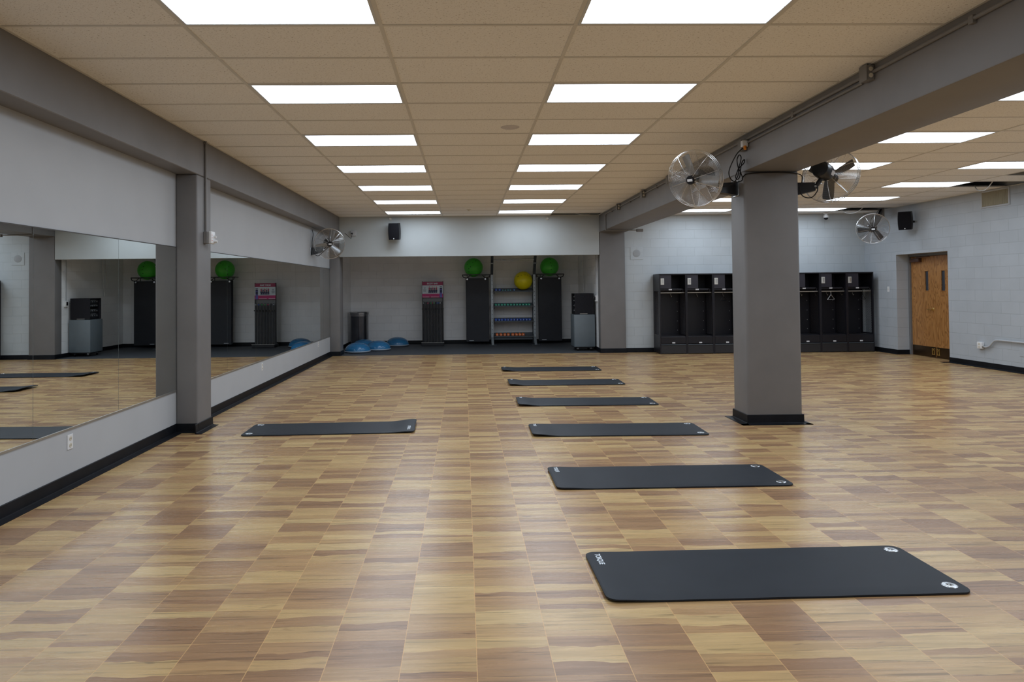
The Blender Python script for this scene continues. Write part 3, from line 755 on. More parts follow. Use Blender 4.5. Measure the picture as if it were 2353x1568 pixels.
# security camera, sprinklers, ceiling disc
root = thing('security_camera', 'small white dome camera under the ceiling above the lockers', 'camera', (8.24, 15.62, 3.0))
q = MB(); q.lathe([(0, 3.156), (0.055, 3.156), (0.055, 3.13), (0.03, 3.12), (0.03, 3.09), (0, 3.09)], 24, (8.24, 15.62, 0)); q.build('base', M_WPLAST, root)
q = MB(); q.lathe([(0, 3.10), (0.05, 3.095), (0.055, 3.06), (0.05, 3.04), (0, 3.035)], 24, (8.24, 15.62, 0)); q.build('body', M_WPLAST, root)
q = MB(); q.lathe([(0, 2.99), (0.025, 2.995), (0.042, 3.015), (0.046, 3.04), (0, 3.045)], 24, (8.24, 15.62, 0)); q.build('dome', M_BLK, root)
def sprinkler(x, z, label):
    root = thing('sprinkler_head', label, 'sprinkler', (x, YH, z))
    q = MB(); q.lathe([(0, 0), (0.034, 0), (0.03, 0.008), (0.012, 0.012), (0.012, 0.05), (0, 0.05)], 20); q.xf(Matrix.Translation((x, YH, z)) @ Matrix.Rotation(PI / 2, 4, 'X')); q.build('escutcheon', M_IVORY, root)
    MB().box(x - 0.02, x + 0.02, YH - 0.056, YH - 0.05, z - 0.02, z + 0.004).build('deflector', M_ALU, root)
sprinkler(-1.708, 3.105, 'small sidewall sprinkler on the header above the speaker')
sprinkler(1.877, 3.085, 'small sidewall sprinkler on the header near the missing ceiling tile')
q = MB(); q.lathe([(0, -0.006), (0.085, -0.006), (0.097, 0), (0, 0.0)], 40, (0.468, 7.07, TZ - 0.0005)); o = q.build('ceiling_disc', mat('off white cover', (0.60, 0.58, 0.60), 0.6, var=0.04)); tag(o, 'flat round cover plate set in the ceiling between the light rows', 'cover plate')
q = MB(); q.lathe([(0, -0.03), (0.02, -0.03), (0.025, -0.012), (0.05, -0.006), (0.055, 0), (0, 0)], 24, (0.071, 14.47, TZ - 0.0005)); o = q.build('ceiling_detector', M_IVORY); tag(o, 'tiny round detector on the ceiling far between the light rows', 'detector')

# right wall: light switch, outlet with conduit, blank plate, vent grille, hanging cables
root = thing('light_switch', 'white light switch between the lockers and the door', 'switch', (XR, 14.97, 1.335))
MB().box(XR - 0.006, XR - 0.0005, 14.932, 15.008, 1.34, 1.455, 0.002).build('cover_plate', M_WPLAST, root)
MB().box(XR - 0.014, XR - 0.005, 14.965, 14.975, 1.388, 1.408).build('toggle', M_IVORY, root)
root = thing('surface_outlet', 'white surface outlet with curved conduit on the right wall', 'outlet', (XR, 12.25, 0.34))
MB().box(XR - 0.055, XR - 0.0005, 12.19, 12.31, 0.335, 0.455, 0.006, seg=2).build('box', M_WPLAST, root)
for dz in (0.37, 0.42): MB().box(XR - 0.058, XR - 0.054, 12.23, 12.27, dz - 0.016, dz + 0.016, 0.002).build('socket', M_IVORY, root)
MB().tube(spline([(XR - 0.03, 12.19, 0.375), (XR - 0.03, 12.10, 0.375), (XR - 0.03, 12.02, 0.41), (XR - 0.03, 11.93, 0.49), (XR - 0.03, 11.84, 0.515), (XR - 0.03, 11.6, 0.517), (XR - 0.03, 10.2, 0.517)]), 0.015, 10).build('conduit_pipe', M_PANEL, root)
MB().cyl((XR - 0.03, 12.19, 0.375), (XR - 0.03, 12.155, 0.375), 0.022, n=12).build('connector', M_ALU, root)
o = MB().box(XR - 0.006, XR - 0.0005, 11.31, 11.41, 0.28, 0.42, 0.002).build('blank_plate', M_CMUY); tag(o, 'blank painted cover plate low on the right wall', 'cover plate')
root = thing('air_vent', 'beige slatted air vent high on the right wall', 'vent', (XR, 11.86, 2.86))
f = MB(); 
for a in ((11.53, 11.56, 2.84, 3.15), (12.16, 12.19, 2.84, 3.15), (11.56, 12.16, 2.84, 2.87), (11.56, 12.16, 3.12, 3.15)): f.box(XR - 0.015, XR - 0.0005, a[0], a[1], a[2], a[3], 0.003)
f.build('frame', M_PANEL, root)
s_ = MB()
for k in range(30): y = 11.565 + 0.595 * k / 29; s_.box(XR - 0.012, XR - 0.004, y - 0.005, y + 0.004, 2.87, 3.12)
s_.build('slats', M_GRILLE, root)
MB().box(XR - 0.004, XR - 0.001, 11.56, 12.16, 2.87, 3.12).build('back_plate', mat('shadowy duct', (0.12, 0.10, 0.07), 0.7), root)
for pts, lab in (([(8.68, 11.58, 3.17), (8.66, 11.5, 3.09), (8.64, 11.34, 3.055), (8.62, 11.2, 3.09), (8.61, 11.06, 3.2)], 'white cable drooping from the missing tile by the air vent'),
                 ([(8.42, 15.26, 3.18), (8.45, 15.15, 3.10), (8.50, 15.0, 3.075), (8.55, 14.85, 3.10), (8.60, 14.70, 3.2)], 'white cable drooping from the missing tile above the corner fan'),
                 ([(2.45, 15.6, 3.2), (2.6, 15.45, 3.14), (2.7, 15.4, 3.13), (2.8, 15.5, 3.17), (2.85, 15.6, 3.35), (2.86, 15.6, 3.89)], 'thin pale cable looping at the missing tile by the header')):
    o = MB().tube(spline(pts), 0.008, 8).build('hanging_cable', M_CABLE); tag(o, lab, 'cable')
q = MB(); q.box(8.99, 9.07, 14.76, 14.84, 2.97, HC + 0.02, 0.004)
o = q.build('hanger_bracket', M_GREY); tag(o, 'grey steel hanger at the ceiling holding the corner fan', 'bracket')

# ------------------------------------------------------------------ door
droot = bpy.data.objects.new('door_1', None); COL.objects.link(droot); droot.location = (DX, (DY0 + DY1) / 2, 0)
struct(droot); droot['label'] = 'oak double door with narrow dark panes and bronze kick plates in a grey frame'; droot['category'] = 'door'
f = MB()
f.box(DX - 0.02, DX + 0.12, DY0, DY0 + 0.05, 0, DZ, 0.003); f.box(DX - 0.02, DX + 0.12, DY1 - 0.05, DY1, 0, DZ, 0.003); f.box(DX - 0.02, DX + 0.12, DY0 + 0.05, DY1 - 0.05, DZ - 0.05, DZ, 0.003)
f.build('frame', M_FRAME, droot)
YM = 13.885
def leaf(y0, y1, py0, py1):
    lx0, lx1 = DX + 0.02, DX + 0.065
    q = MB(); z0, z1 = 1.36, 1.775
    q.box(lx0, lx1, y0, py0, 0.01, DZ - 0.055); q.box(lx0, lx1, py1, y1, 0.01, DZ - 0.055)
    q.box(lx0, lx1, py0, py1, 0.01, z0); q.box(lx0, lx1, py0, py1, z1, DZ - 0.055)
    d = q.build('door_leaf', M_OAK, droot)
    fr = MB()
    for a in ((py0 - 0.012, py0 + 0.006, z0 - 0.012, z1 + 0.012), (py1 - 0.006, py1 + 0.012, z0 - 0.012, z1 + 0.012), (py0, py1, z0 - 0.012, z0 + 0.006), (py0, py1, z1 - 0.006, z1 + 0.012)):
        fr.box(lx0 - 0.006, lx0 + 0.01, a[0], a[1], a[2], a[3], 0.002)
    fr.build('pane_frame', M_OAK, d)
    MB().box(lx0 + 0.018, lx0 + 0.026, py0, py1, z0, z1).build('window_pane', M_PANE, d)
    MB().box(lx0 - 0.004, lx0, y0 + 0.01, y1 - 0.01, 0.012, 0.215, 0.001).build('kick_plate', M_BRONZE, d)
    return d, lx0
d1, lx = leaf(YM + 0.003, DY1 - 0.053, 14.075, 14.19)
d2, lx = leaf(DY0 + 0.053, YM - 0.003, 13.58, 13.70)
q = MB(); q.lathe([(0, 0), (0.034, 0), (0.034, 0.006), (0.02, 0.012), (0.014, 0.05), (0, 0.05)], 24); q.xf(Matrix.Translation((lx, 13.955, 0.985)) @ Matrix.Rotation(-PI / 2, 4, 'Y'))
q.tube([(lx - 0.045, 13.955, 0.985), (lx - 0.052, 13.98, 0.986), (lx - 0.052, 14.07, 0.984), (lx - 0.046, 14.085, 0.984)], 0.010, 10)
q.build('lever_handle', M_BRASS, d1)
for d, y, s in ((d1, 13.96, 1), (d2, 13.81, -1)):
    q = MB()
    q.box(lx - 0.02, lx - 0.004, y - 0.028 * s - 0.007, y - 0.028 * s + 0.007, 0.06, 0.19, 0.003); q.box(lx - 0.02, lx - 0.004, y + 0.028 * s - 0.007, y + 0.028 * s + 0.007, 0.06, 0.19, 0.003)
    q.tube([(lx - 0.014, y - 0.028, 0.185), (lx - 0.03, y, 0.12), (lx - 0.014, y + 0.028, 0.185)], 0.007, 8)
    q.box(lx - 0.018, lx - 0.004, y - 0.04, y + 0.04, 0.055, 0.067, 0.003)
    q.build('door_holder', M_BRASS, d)
q = MB(); q.box(lx - 0.075, lx - 0.001, 14.28, 14.58, 1.965, 2.045, 0.012, seg=2); q.tube([(lx - 0.04, 14.36, 2.045), (lx - 0.06, 14.34, 2.06), (lx - 0.12, 14.15, 2.06), (lx - 0.03, 14.0, 2.075)], 0.012, 8)
q.build('door_closer', M_CLOSER, droot)

# ------------------------------------------------------------------ lockers
LW, LY0, LY1, LZ, LX0 = 0.603, 15.31, 15.835, 1.785, 4.300
def lattice(y0, y1, z0, z1, x, step=0.040, wd=0.0035):
    q = MB()
    def clip(p, d):
        ts = []
        for c, dd, lo, hi in ((p[0], d[0], y0, y1), (p[1], d[1], z0, z1)):
            if abs(dd) < 1e-9: continue
            a, b_ = (lo - c) / dd, (hi - c) / dd; ts.append((min(a, b_), max(a, b_)))
        t0 = max(t[0] for t in ts); t1 = min(t[1] for t in ts)
        return (t0, t1) if t1 - t0 > 0.005 else None
    for sg in (1, -1):
        k = -int((z1 - z0) / step) - 2
        while k * step < (y1 - y0) + (z1 - z0) * 1.2:
            p = (y0 + k * step, z0 if sg > 0 else z1); d = (0.6, 0.8 * sg); r = clip(p, d)
            if r:
                a = (p[0] + d[0] * r[0], p[1] + d[1] * r[0]); c = (p[0] + d[0] * r[1], p[1] + d[1] * r[1])
                nx, nz = -d[1] * wd / 2, d[0] * wd / 2
                q.add([(x + e, a[0] + s * nx, a[1] + s * nz) for s in (-1, 1) for e in (-0.001, 0.001)] + [(x + e, c[0] + s * nx, c[1] + s * nz) for s in (-1, 1) for e in (-0.001, 0.001)],
                      [(0, 1, 5, 4), (2, 6, 7, 3), (0, 4, 6, 2), (1, 3, 7, 5)])
            k += 1
    return q
def make_locker():
    x0, x1 = LX0, LX0 + LW
    root = thing('locker', '', 'locker', ((x0 + x1) / 2, (LY0 + LY1) / 2, 0), 'open black lockers along the back wall')
    q = MB()
    q.box(x0 + 0.001, x1 - 0.001, LY0, LY1, LZ - 0.022, LZ)                   # top
    q.box(x0 + 0.001, x1 - 0.001, LY1 - 0.012, LY1, 0.02, LZ - 0.022)            # back
    q.box(x0 + 0.001, x0 + 0.024, LY0, LY0 + 0.03, 0, LZ - 0.022); q.box(x1 - 0.024, x1 - 0.001, LY0, LY0 + 0.03, 0, LZ - 0.022)
    q.build('body', M_LOCK, root)
    for s, x in ((-1, x0 + 0.003), (1, x1 - 0.003)):
        p = MB(); p.box(x - 0.002, x + 0.002, LY0 + 0.03, LY1 - 0.012, 1.40, LZ - 0.022); p.box(x - 0.002, x + 0.002, LY0 + 0.03, LY1 - 0.012, 0.02, 0.42)
        p.box(x - 0.002, x + 0.002, LY0 + 0.03, LY0 + 0.10, 0.42, 1.40); p.box(x - 0.002, x + 0.002, LY1 - 0.08, LY1 - 0.012, 0.42, 1.40)
        sp = p.build('side_panel', M_LOCK, root)
        lattice(LY0 + 0.10, LY1 - 0.08, 0.42, 1.40, x).build('mesh_insert', M_LOCK, sp)
    s1 = MB(); s1.box(x0 + 0.006, x1 - 0.006, LY0 + 0.08, LY1 - 0.012, 1.425, 1.435); s1.box(x0 + 0.02, x1 - 0.10, LY0 + 0.03, LY0 + 0.08, 1.412, 1.452, 0.004)
    s1.tube(spline([(x1 - 0.11, LY0 + 0.05, 1.445), (x1 - 0.075, LY0 + 0.05, 1.44), (x1 - 0.062, LY0 + 0.05, 1.41), (x1 - 0.062, LY0 + 0.05, 1.37)]), 0.008, 8)
    sh = s1.build('shelf', M_LOCK, root)
    MB().box(x0 + 0.215, x0 + 0.285, LY0 + 0.024, LY0 + 0.030, 1.418, 1.446, 0.001).build('label_tag', M_PAPER, sh)
    d = MB().box(x0 + 0.024, x0 + 0.27, LY0 + 0.012, LY0 + 0.028, 1.455, LZ - 0.024, 0.003).build('compartment_door', M_LOCKIN, root)
    l = MB(); l.box(x0 + 0.03, x0 + 0.11, LY0 + 0.004, LY0 + 0.012, 1.54, 1.685, 0.003); l.build('latch_plate', M_LATCH, d)
    MB().box(x0 + 0.062, x0 + 0.096, LY0 + 0.001, LY0 + 0.0045, 1.575, 1.665, 0.001).build('latch_recess', M_ALU, d)
    MB().box(x0 + 0.262, x0 + 0.274, LY0 + 0.028, LY1 - 0.012, 1.435, LZ - 0.022).build('divider', M_LOCK, root)
    MB().cyl((x0 + 0.005, LY0 + 0.12, 1.362), (x1 - 0.005, LY0 + 0.12, 1.362), 0.011, n=12).build('hanging_rod', M_LATCH, root)
    for hx in (0.13, 0.40):
        MB().tube(spline([(x0 + hx, LY1 - 0.02, 1.33), (x0 + hx, LY1 - 0.035, 1.29), (x0 + hx, LY1 - 0.07, 1.265), (x0 + hx, LY1 - 0.085, 1.29)]), 0.006, 6).build('coat_hook', M_LATCH, root)
    v = MB()
    for z in (0.55, 0.77, 0.99, 1.21): v.lathe([(0, 0), (0.007, 0), (0, 0.004)], 8, (0, 0, 0)); 
    v = MB()
    for z in (0.50, 0.71, 0.93, 1.15): v.cyl((x1 - 0.055, LY1 - 0.0125, z), (x1 - 0.055, LY1 - 0.017, z), 0.006, n=8)
    v.build('rivets', M_LATCH, root)
    MB().box(x0 + 0.024, x1 - 0.024, LY0 + 0.03, LY1 - 0.012, 0.385, 0.40).build('seat_panel', M_LOCK, root)
    dr = MB().box(x0 + 0.026, x1 - 0.026, LY0 + 0.002, LY0 + 0.022, 0.225, 0.385, 0.004).build('drawer', M_LOCK, root)
    MB().box(x0 + 0.27, x0 + 0.335, LY0 - 0.003, LY0 + 0.002, 0.236, 0.264, 0.001).build('label_tag', M_PAPER, dr)
    MB().cyl((x0 + 0.30, LY0 + 0.002, 0.325), (x0 + 0.30, LY0 - 0.001, 0.325), 0.009, n=12).build('lock_hole', M_BLK, dr)
    MB().box(x0 + 0.024, x1 - 0.024, LY0 - 0.008, LY0 + 0.02, 0.196, 0.214, 0.004).build('drawer_lip', mat('bare steel edge', (0.20, 0.21, 0.23), 0.3, 0.7) if 0 else M_RACKDK, root)
    MB().box(x0 + 0.024, x1 - 0.024, LY0 + 0.004, LY0 + 0.02, 0.015, 0.19).build('plinth', M_VENT, root)
    return root
LLAB = ['open black locker at the left end of the locker row', 'second open black locker from the left end', 'third black locker from the left, dark hanger inside, beside the column',
        'fourth black locker from the left, behind the freestanding column', 'fifth black locker from the left, behind the freestanding column', 'sixth black locker from the left, just right of the column',
        'seventh black locker with a white hanger on its hook', 'last black locker at the right end, pale mesh side showing']
lk0 = make_locker(); lk0['label'] = LLAB[0]
base = Vector(lk0.location)
for k in range(1, 8): dup(lk0, base + Vector((LW * k, 0, 0)), LLAB[k])
def hanger(k, dx, y, z, m, label, tilt=0.0):
    x = LX0 + LW * k + dx
    pts = [(0.012, 0, 0.045), (0.018, 0, 0.065), (0.0, 0, 0.082), (-0.018, 0, 0.066), (0, 0, 0.03), (0, 0, 0.0)]
    q = MB(); q.tube(spline(pts), 0.0035, 6)
    q.tube(spline([(0, 0, 0.0), (-0.10, 0, -0.055), (-0.19, 0, -0.10), (-0.195, 0, -0.115), (0, 0, -0.115), (0.195, 0, -0.115), (0.19, 0, -0.10), (0.10, 0, -0.055), (0, 0, 0)]), 0.005, 6)
    q.xf(Matrix.Translation((x, y, z)) @ Matrix.Rotation(tilt, 4, 'Z'))
    o = q.build('coat_hanger', m); tag(o, label, 'hanger')
hanger(2, 0.27, LY0 + 0.12, 1.29, M_BLK, 'black coat hanger on the rod of the third locker', 0.9)
hanger(6, 0.30, LY0 + 0.12, 1.29, M_WPLAST, 'white coat hanger on the rod of the seventh locker', 0.75)
hanger(7, 0.42, LY0 + 0.12, 1.29, M_BLK, 'black coat hanger against the mesh side of the last locker', 0.8)

# ------------------------------------------------------------------ exercise mats on the floor
def floor_mat_mesh(L, W, curl, seed):
    rnd = random.Random(seed); ph = rnd.random() * 6
    q = MB(); nx, ny, cr, T = 60, 14, 0.055, 0.015
    def lift(x, y): # x measured from the curling end
        t = max(0.0, 1 - x / 0.30); t = t * t * (3 - 2 * t)
        return curl * t * (0.55 + 0.45 * math.cos((y / W) * PI * 1.0 + ph * 0.2)) + 0.0012 * math.sin(x * 7 + ph) ** 2 + 0.004 * math.exp(-((x - 0.10) / 0.08) ** 2) * (curl / 0.03)
    def inset(x, y):
        # rounded corners: map the rectangle to a rounded rectangle
        dx = min(x, L - x); 
        if dx < cr:
            e = cr - math.sqrt(max(0, cr * cr - (cr - dx) ** 2)); h = W / 2 - e
            return max(-h, min(h, y * h / (W / 2)))
        return y
    xs = [0.0, 0.004, 0.012, 0.024, 0.04, 0.055] + [0.055 + (L - 0.11) * k / nx for k in range(1, nx)] + [L - 0.055, L - 0.04, L - 0.024, L - 0.012, L - 0.004, L]
    n = len(xs); r = 0.005
    yc = [-W / 2 + W * k / ny for k in range(ny + 1)]
    top = []; bot = []
    for x in xs:
        for y in yc:
            yy = inset(x, y); 
            xx = r + x * (L - 2 * r) / L
            edge = (abs(y) > W / 2 - 1e-6) or x in (0.0, L)
            top.append((x if edge else xx, yy, T - (0.005 if edge else 0.0) + lift(x, yy)))
            bot.append((x, yy, 0.0005 + (0.002 if edge else 0) + lift(x, yy) * (1.0)))
    m = ny + 1; o = len(top)
    fs = []
    for i in range(n - 1):
        for k in range(ny):
            a = i * m + k; fs.append((a, a + m, a + m + 1, a + 1)); fs.append((o + a, o + a + 1, o + a + m + 1, o + a + m))
    for i in range(n - 1):
        a = i * m; fs.append((a, o + a, o + a + m, a + m)); a = i * m + ny; fs.append((a, a + m, o + a + m, o + a))
    for k in range(ny):
        fs.append((k, k + 1, o + k + 1, o + k)); a = (n - 1) * m + k; fs.append((a, o + a, o + a + 1, a + 1))
    q.add(top + bot, fs)
    return q, lift
def exercise_mat(cx, cy, ang, label, curl, seed, flip=False):
    L, W = 1.80, 0.615
    q, lift = floor_mat_mesh(L, W, curl, seed)
    root = thing('exercise_mat', label, 'exercise mat', (cx, cy, 0), 'black mats on the wood floor')
    root.rotation_euler = (0, 0, ang + (PI if flip else 0))
    off = Matrix.Translation((-L / 2, 0, 0))
    def put(name, mb, m, par=None):
        mb.xf(off); o = bpy.data.objects.new(name, mb.mesh(name, m, angle=50)); COL.objects.link(o); o.parent = par or root; return o
    put('foam_sheet', q, M_FOAM)
    t = text_mesh('TORQUE', 0.037)
    t.v = [Vector((p.x, p.y * 1.1, p.z)) for p in t.v]
    t.xf(Matrix.Translation((0.062, W / 2 - 0.125, 0)) @ Matrix.Rotation(-PI / 2, 4, 'Z'))
    t.v = [Vector((p.x, p.y, 0.0165 + lift(p.x, p.y))) for p in t.v]
    put('lettering', t, M_PRINT)
    for y in (-W / 2 + 0.075, W / 2 - 0.075):
        g = MB(); g.lathe([(0.016, 0.0150), (0.017, 0.0185), (0.030, 0.0185), (0.036, 0.0170), (0.037, 0.0152)], 28, (L - 0.075, y, 0)); go = put('grommet', g, M_STEEL)
        h = MB(); h.lathe([(0, 0.0156), (0.0155, 0.0156), (0.0155, 0.0162), (0, 0.0162)], 20, (L - 0.075, y, 0)); put('disc', h, M_ALU, go)
        z = MB()
        for k in range(3): a = 0.5 + k * 2.1; z.box(L - 0.075 + 0.009 * math.cos(a) - 0.004, L - 0.075 + 0.009 * math.cos(a) + 0.004, y + 0.009 * math.sin(a) - 0.003, y + 0.009 * math.sin(a) + 0.003, 0.0160, 0.0170)
        put('mark', z, M_BLK, go)
    return root
MATS = [(1.557, 3.635, 0.012, 'black exercise mat closest to the camera, white lettering on its left end', 0.009),
        (1.560, 5.480, 0.006, 'second black exercise mat from the camera in the right column', 0.013),
        (1.562, 7.295, -0.020, 'third black exercise mat, left of the freestanding column', 0.024),
        (1.552, 9.095, -0.022, 'fourth black exercise mat from the camera, rippled left end', 0.034),
        (1.552, 10.945, -0.012, 'fifth black exercise mat from the camera in the right column', 0.034),
        (1.540, 12.765, -0.014, 'farthest black exercise mat, nearest the alcove', 0.030)]
for k, (cx, cy, a, lab, c) in enumerate(MATS): exercise_mat(cx, cy, a, lab, c * 0.9, k)
exercise_mat(-1.462, 7.565, 0.030, 'lone black exercise mat on the left near the mirrors', 0.030, 9, True)

# ------------------------------------------------------------------ alcove: bin and half-dome balance trainers
root = thing('trash_can', 'tall stainless steel bin in the left corner of the alcove', 'bin', (-2.83, 18.42, 0.004))
cx, cy = -2.83, 18.42
q = MB(); q.lathe([(0, 0.004), (0.235, 0.004), (0.235, 0.86), (0, 0.86)], 40, (cx, cy, 0)); q.build('body', M_STAINLESS, root)
q = MB()
for k in range(14):
    a0 = -PI / 2 - 0.95 + 1.9 * k / 13; q.v.append(Vector((cx + 0.238 * math.cos(a0), cy + 0.238 * math.sin(a0), 0.03))); q.v.append(Vector((cx + 0.238 * math.cos(a0), cy + 0.238 * math.sin(a0), 0.80)))
for k in range(13): q.f.append((2 * k, 2 * k + 2, 2 * k + 3, 2 * k + 1)); q.m.append(0)
q.build('dark_reflection', M_STAINDK, root)  # curved sheet coloured as the dark reflection on the bin's front
q = MB(); q.lathe([(0.236, 0.83), (0.246, 0.84), (0.246, 0.895), (0.236, 0.90), (0.20, 0.90)], 40, (cx, cy, 0)); q.build('collar', M_STAINLESS, root)
q = MB(); q.lathe([(0.22, 0.898), (0.258, 0.898), (0.262, 0.908), (0.256, 0.918), (0.22, 0.916), (0.0, 0.90)], 40, (cx, cy, 0)); q.build('lid', M_CHROME, root)

def bosu():
    root = thing('balance_dome', '', 'balance trainer', (0, 0, 0.004), 'blue half-dome balance trainers')
    q = MB(); q.lathe([(0, 0.004), (0.26, 0.004), (0.305, 0.022), (0.312, 0.036), (0.306, 0.050), (0.292, 0.052), (0, 0.052)], 48); q.v = [p for p in q.v]; q.build('platform', M_BOSUBASE, root)
    prof = [(0.298 * math.cos(t), 0.045 + 0.195 * math.sin(t) ** 0.92) for t in [PI / 2 * k / 18 for k in range(19)]]
    prof[-1] = (0.0, prof[-1][1])
    q = MB(); q.lathe([(0, 0.045)] + prof, 48); q.build('dome', M_BOSU, root, angle=60)
    q = MB()
    for r, z in ((0.19, 0.0), (0.255, 0.0)):
        zz = 0.045 + 0.195 * math.sqrt(max(0, 1 - (r / 0.298) ** 2)) ** 0.92 
        q.tube([(r * math.cos(2 * PI * k / 40), r * math.sin(2 * PI * k / 40), zz) for k in range(40)], 0.003, 6, closed=True)
    q.build('ridge', M_BOSUCENTRE, root)
    return root
bo = bosu(); bo.location = (-2.60, 16.60, 0.004); bo['label'] = 'blue balance dome closest to the floor edge, by the left pier'
dup(bo, (-2.60, 17.66, 0.004), 'blue balance dome in front of the bin, behind two other domes')
dup(bo, (-2.175, 17.13, 0.004), 'blue balance dome in the middle of the group')
dup(bo, (-1.825, 18.32, 0.004), 'blue balance dome standing apart, right of the bin')

# ------------------------------------------------------------------ bar display rack
RX0, RX1, RY = -1.168, -0.605, 18.42
root = thing('bar_rack', 'black bar rack with a crimson printed sign against the alcove wall', 'rack', ((RX0 + RX1) / 2, RY, 0.004))
q = MB(); q.box(RX0, RX0 + 0.022, RY - 0.02, RY + 0.03, 0.09, 1.70, 0.003); q.box(RX1 - 0.022, RX1, RY - 0.02, RY + 0.03, 0.09, 1.70, 0.003)
q.build('frame', M_BLKMET, root)
q = MB(); q.box(RX0 - 0.012, RX1 + 0.006, RY - 0.24, RY + 0.16, 0.006, 0.085, 0.006); q.build('base', M_BLKMET, root)
MB().box(RX0 - 0.02, RX1 + 0.02, RY - 0.245, RY - 0.225, 0.085, 0.10, 0.003).build('front_rail', M_ALU, root)
MB().box(RX0 + 0.022, RX1 - 0.022, RY + 0.02, RY + 0.03, 0.09, 1.26).build('back_panel', M_GREY2, root)
MB().box(RX0 - 0.008, RX1 + 0.008, RY - 0.06, RY - 0.045, 0.955, 0.985, 0.003).build('bar_holder', M_BLKMET, root)
sg = MB().box(RX0 + 0.005, RX1 - 0.005, RY - 0.035, RY - 0.02, 1.262, 1.692, 0.002).build('sign_board', M_BLKMET, root)
SY = RY - 0.036
def patch(name, m, x0, x1, z0, z1, e=0.0):
    MB().box(RX0 + x0, RX0 + x1, SY - 0.001 - e, SY + 0.001, z0, z1).build(name, m, sg)
patch('crimson_band', M_MAROON, 0.008, 0.553, 1.593, 1.688)
patch('picture_band', M_SIGNW, 0.008, 0.553, 1.372, 1.593)
patch('magenta_band', M_MAGENTA, 0.008, 0.553, 1.270, 1.372)
patch('side_strip', M_VIOLET, 0.468, 0.532, 1.272, 1.52, 0.0008)
patch('side_label', M_NAVY, 0.468, 0.532, 1.545, 1.562, 0.0008)
q = MB()
for z0, z1 in ((1.49, 1.53), (1.40, 1.47)): q.box(RX0 + 0.472, RX0 + 0.528, SY - 0.0028, SY, z0, z1)
q.build('side_picture', M_NAVY, sg)
t = text_mesh('BODY BAR', 0.058); t.xf(Matrix.Translation((RX0 + 0.275, SY - 0.0025, 1.640)) @ Matrix.Rotation(PI / 2, 4, 'X')); t.build('lettering', M_PRINT, sg)
q = MB()
for k in range(5): wd = (0.055, 0.045, 0.085, 0.08, 0.075)[k]; q.box(RX0 + 0.072 - wd / 2, RX0 + 0.072 + wd / 2, SY - 0.0022, SY, 1.525 - k * 0.024, 1.533 - k * 0.024)
q.build('text_lines', M_NAVY, sg)
q = MB()
for k in range(15): q.box(RX0 + 0.022 + k * 0.0115, RX0 + 0.030 + k * 0.0115, SY - 0.0022, SY, 1.281, 1.293)
for k in range(18): q.box(RX0 + 0.235 + k * 0.0118, RX0 + 0.243 + k * 0.0118, SY - 0.0022, SY, 1.281, 1.291)
q.build('text_lines', M_PRINT, sg)
q = MB()   # the printed group of people holding bars
for k in range(5):
    x = RX0 + 0.195 + k * 0.047; zt = 1.555 - 0.012 * (k % 2)
    q.prism([(x + 0.012 * math.cos(a), zt + 0.014 * math.sin(a)) for a in [2 * PI * j / 10 for j in range(10)]], 0, 0.001, 0)
    q.prism([(x - 0.02, zt - 0.02), (x + 0.02, zt - 0.02), (x + 0.016, zt - 0.075), (x - 0.016, zt - 0.075)], 0, 0.0011, 1 if k % 2 else 2)
    q.prism([(x - 0.021, zt - 0.075), (x + 0.021, zt - 0.075), (x + 0.025, 1.39), (x - 0.025, 1.392)], 0, 0.0011, 1)
    q.prism([(x - 0.03, 1.45), (x - 0.022, 1.455), (x + 0.02, 1.505), (x + 0.014, 1.51)], 0, 0.0015, 0)
    q.prism([(x + 0.01, 1.40), (x + 0.02, 1.40), (x + 0.025, 1.425), (x + 0.008, 1.425)], 0, 0.0016, 3)
q.v = [Vector((p.x, SY - 0.0015 - p.z, p.y)) for p in q.v]
q.build('group_picture', [M_SKIN, M_NAVY, M_MAROON, M_SIGNW], sg)
def bar():
    r = thing('weighted_bar', '', 'weighted bar', (0, 0, 0), 'weighted bars in the rack')
    q = MB(); q.tube([(0, 0, 0.0), (0, 0.0, 1.075)], 0.0135, 12); q.build('shaft', M_BARFOAM, r)
    q = MB(); q.tube([(0, 0, 1.03), (0, 0, 1.052)], 0.0142, 12); c = q.build('colour_band', M_CAPS[0], r)
    q = MB(); q.tube([(0, 0, 0.0), (0, 0, 0.018)], 0.0148, 12); q.build('end_cap', M_BLK, r)
    return r
CAPI = [0, 4, 4, 1, 4, 2, 1, 2, 4, 3, 3, 0, 4]
CW = ['silver', 'red', 'green', 'blue', 'black']
b0 = bar()
for k in range(13):
    x = RX0 + 0.042 + k * (RX1 - RX0 - 0.084) / 12
    lab = '%s weighted bar from the left in the rack, %s band' % (ORD[k], CW[CAPI[k]])
    loc = (x, RY - 0.09 - 0.10 * (k % 2), 0.0865)
    if k == 0: b0.location = loc; b0['label'] = lab; r = b0
    else: r = dup(b0, loc, lab)
    for c in r.children:
        if c.name.startswith('colour_band') and k:
            me = c.data.copy(); me.materials[0] = M_CAPS[CAPI[k]]; c.data = me

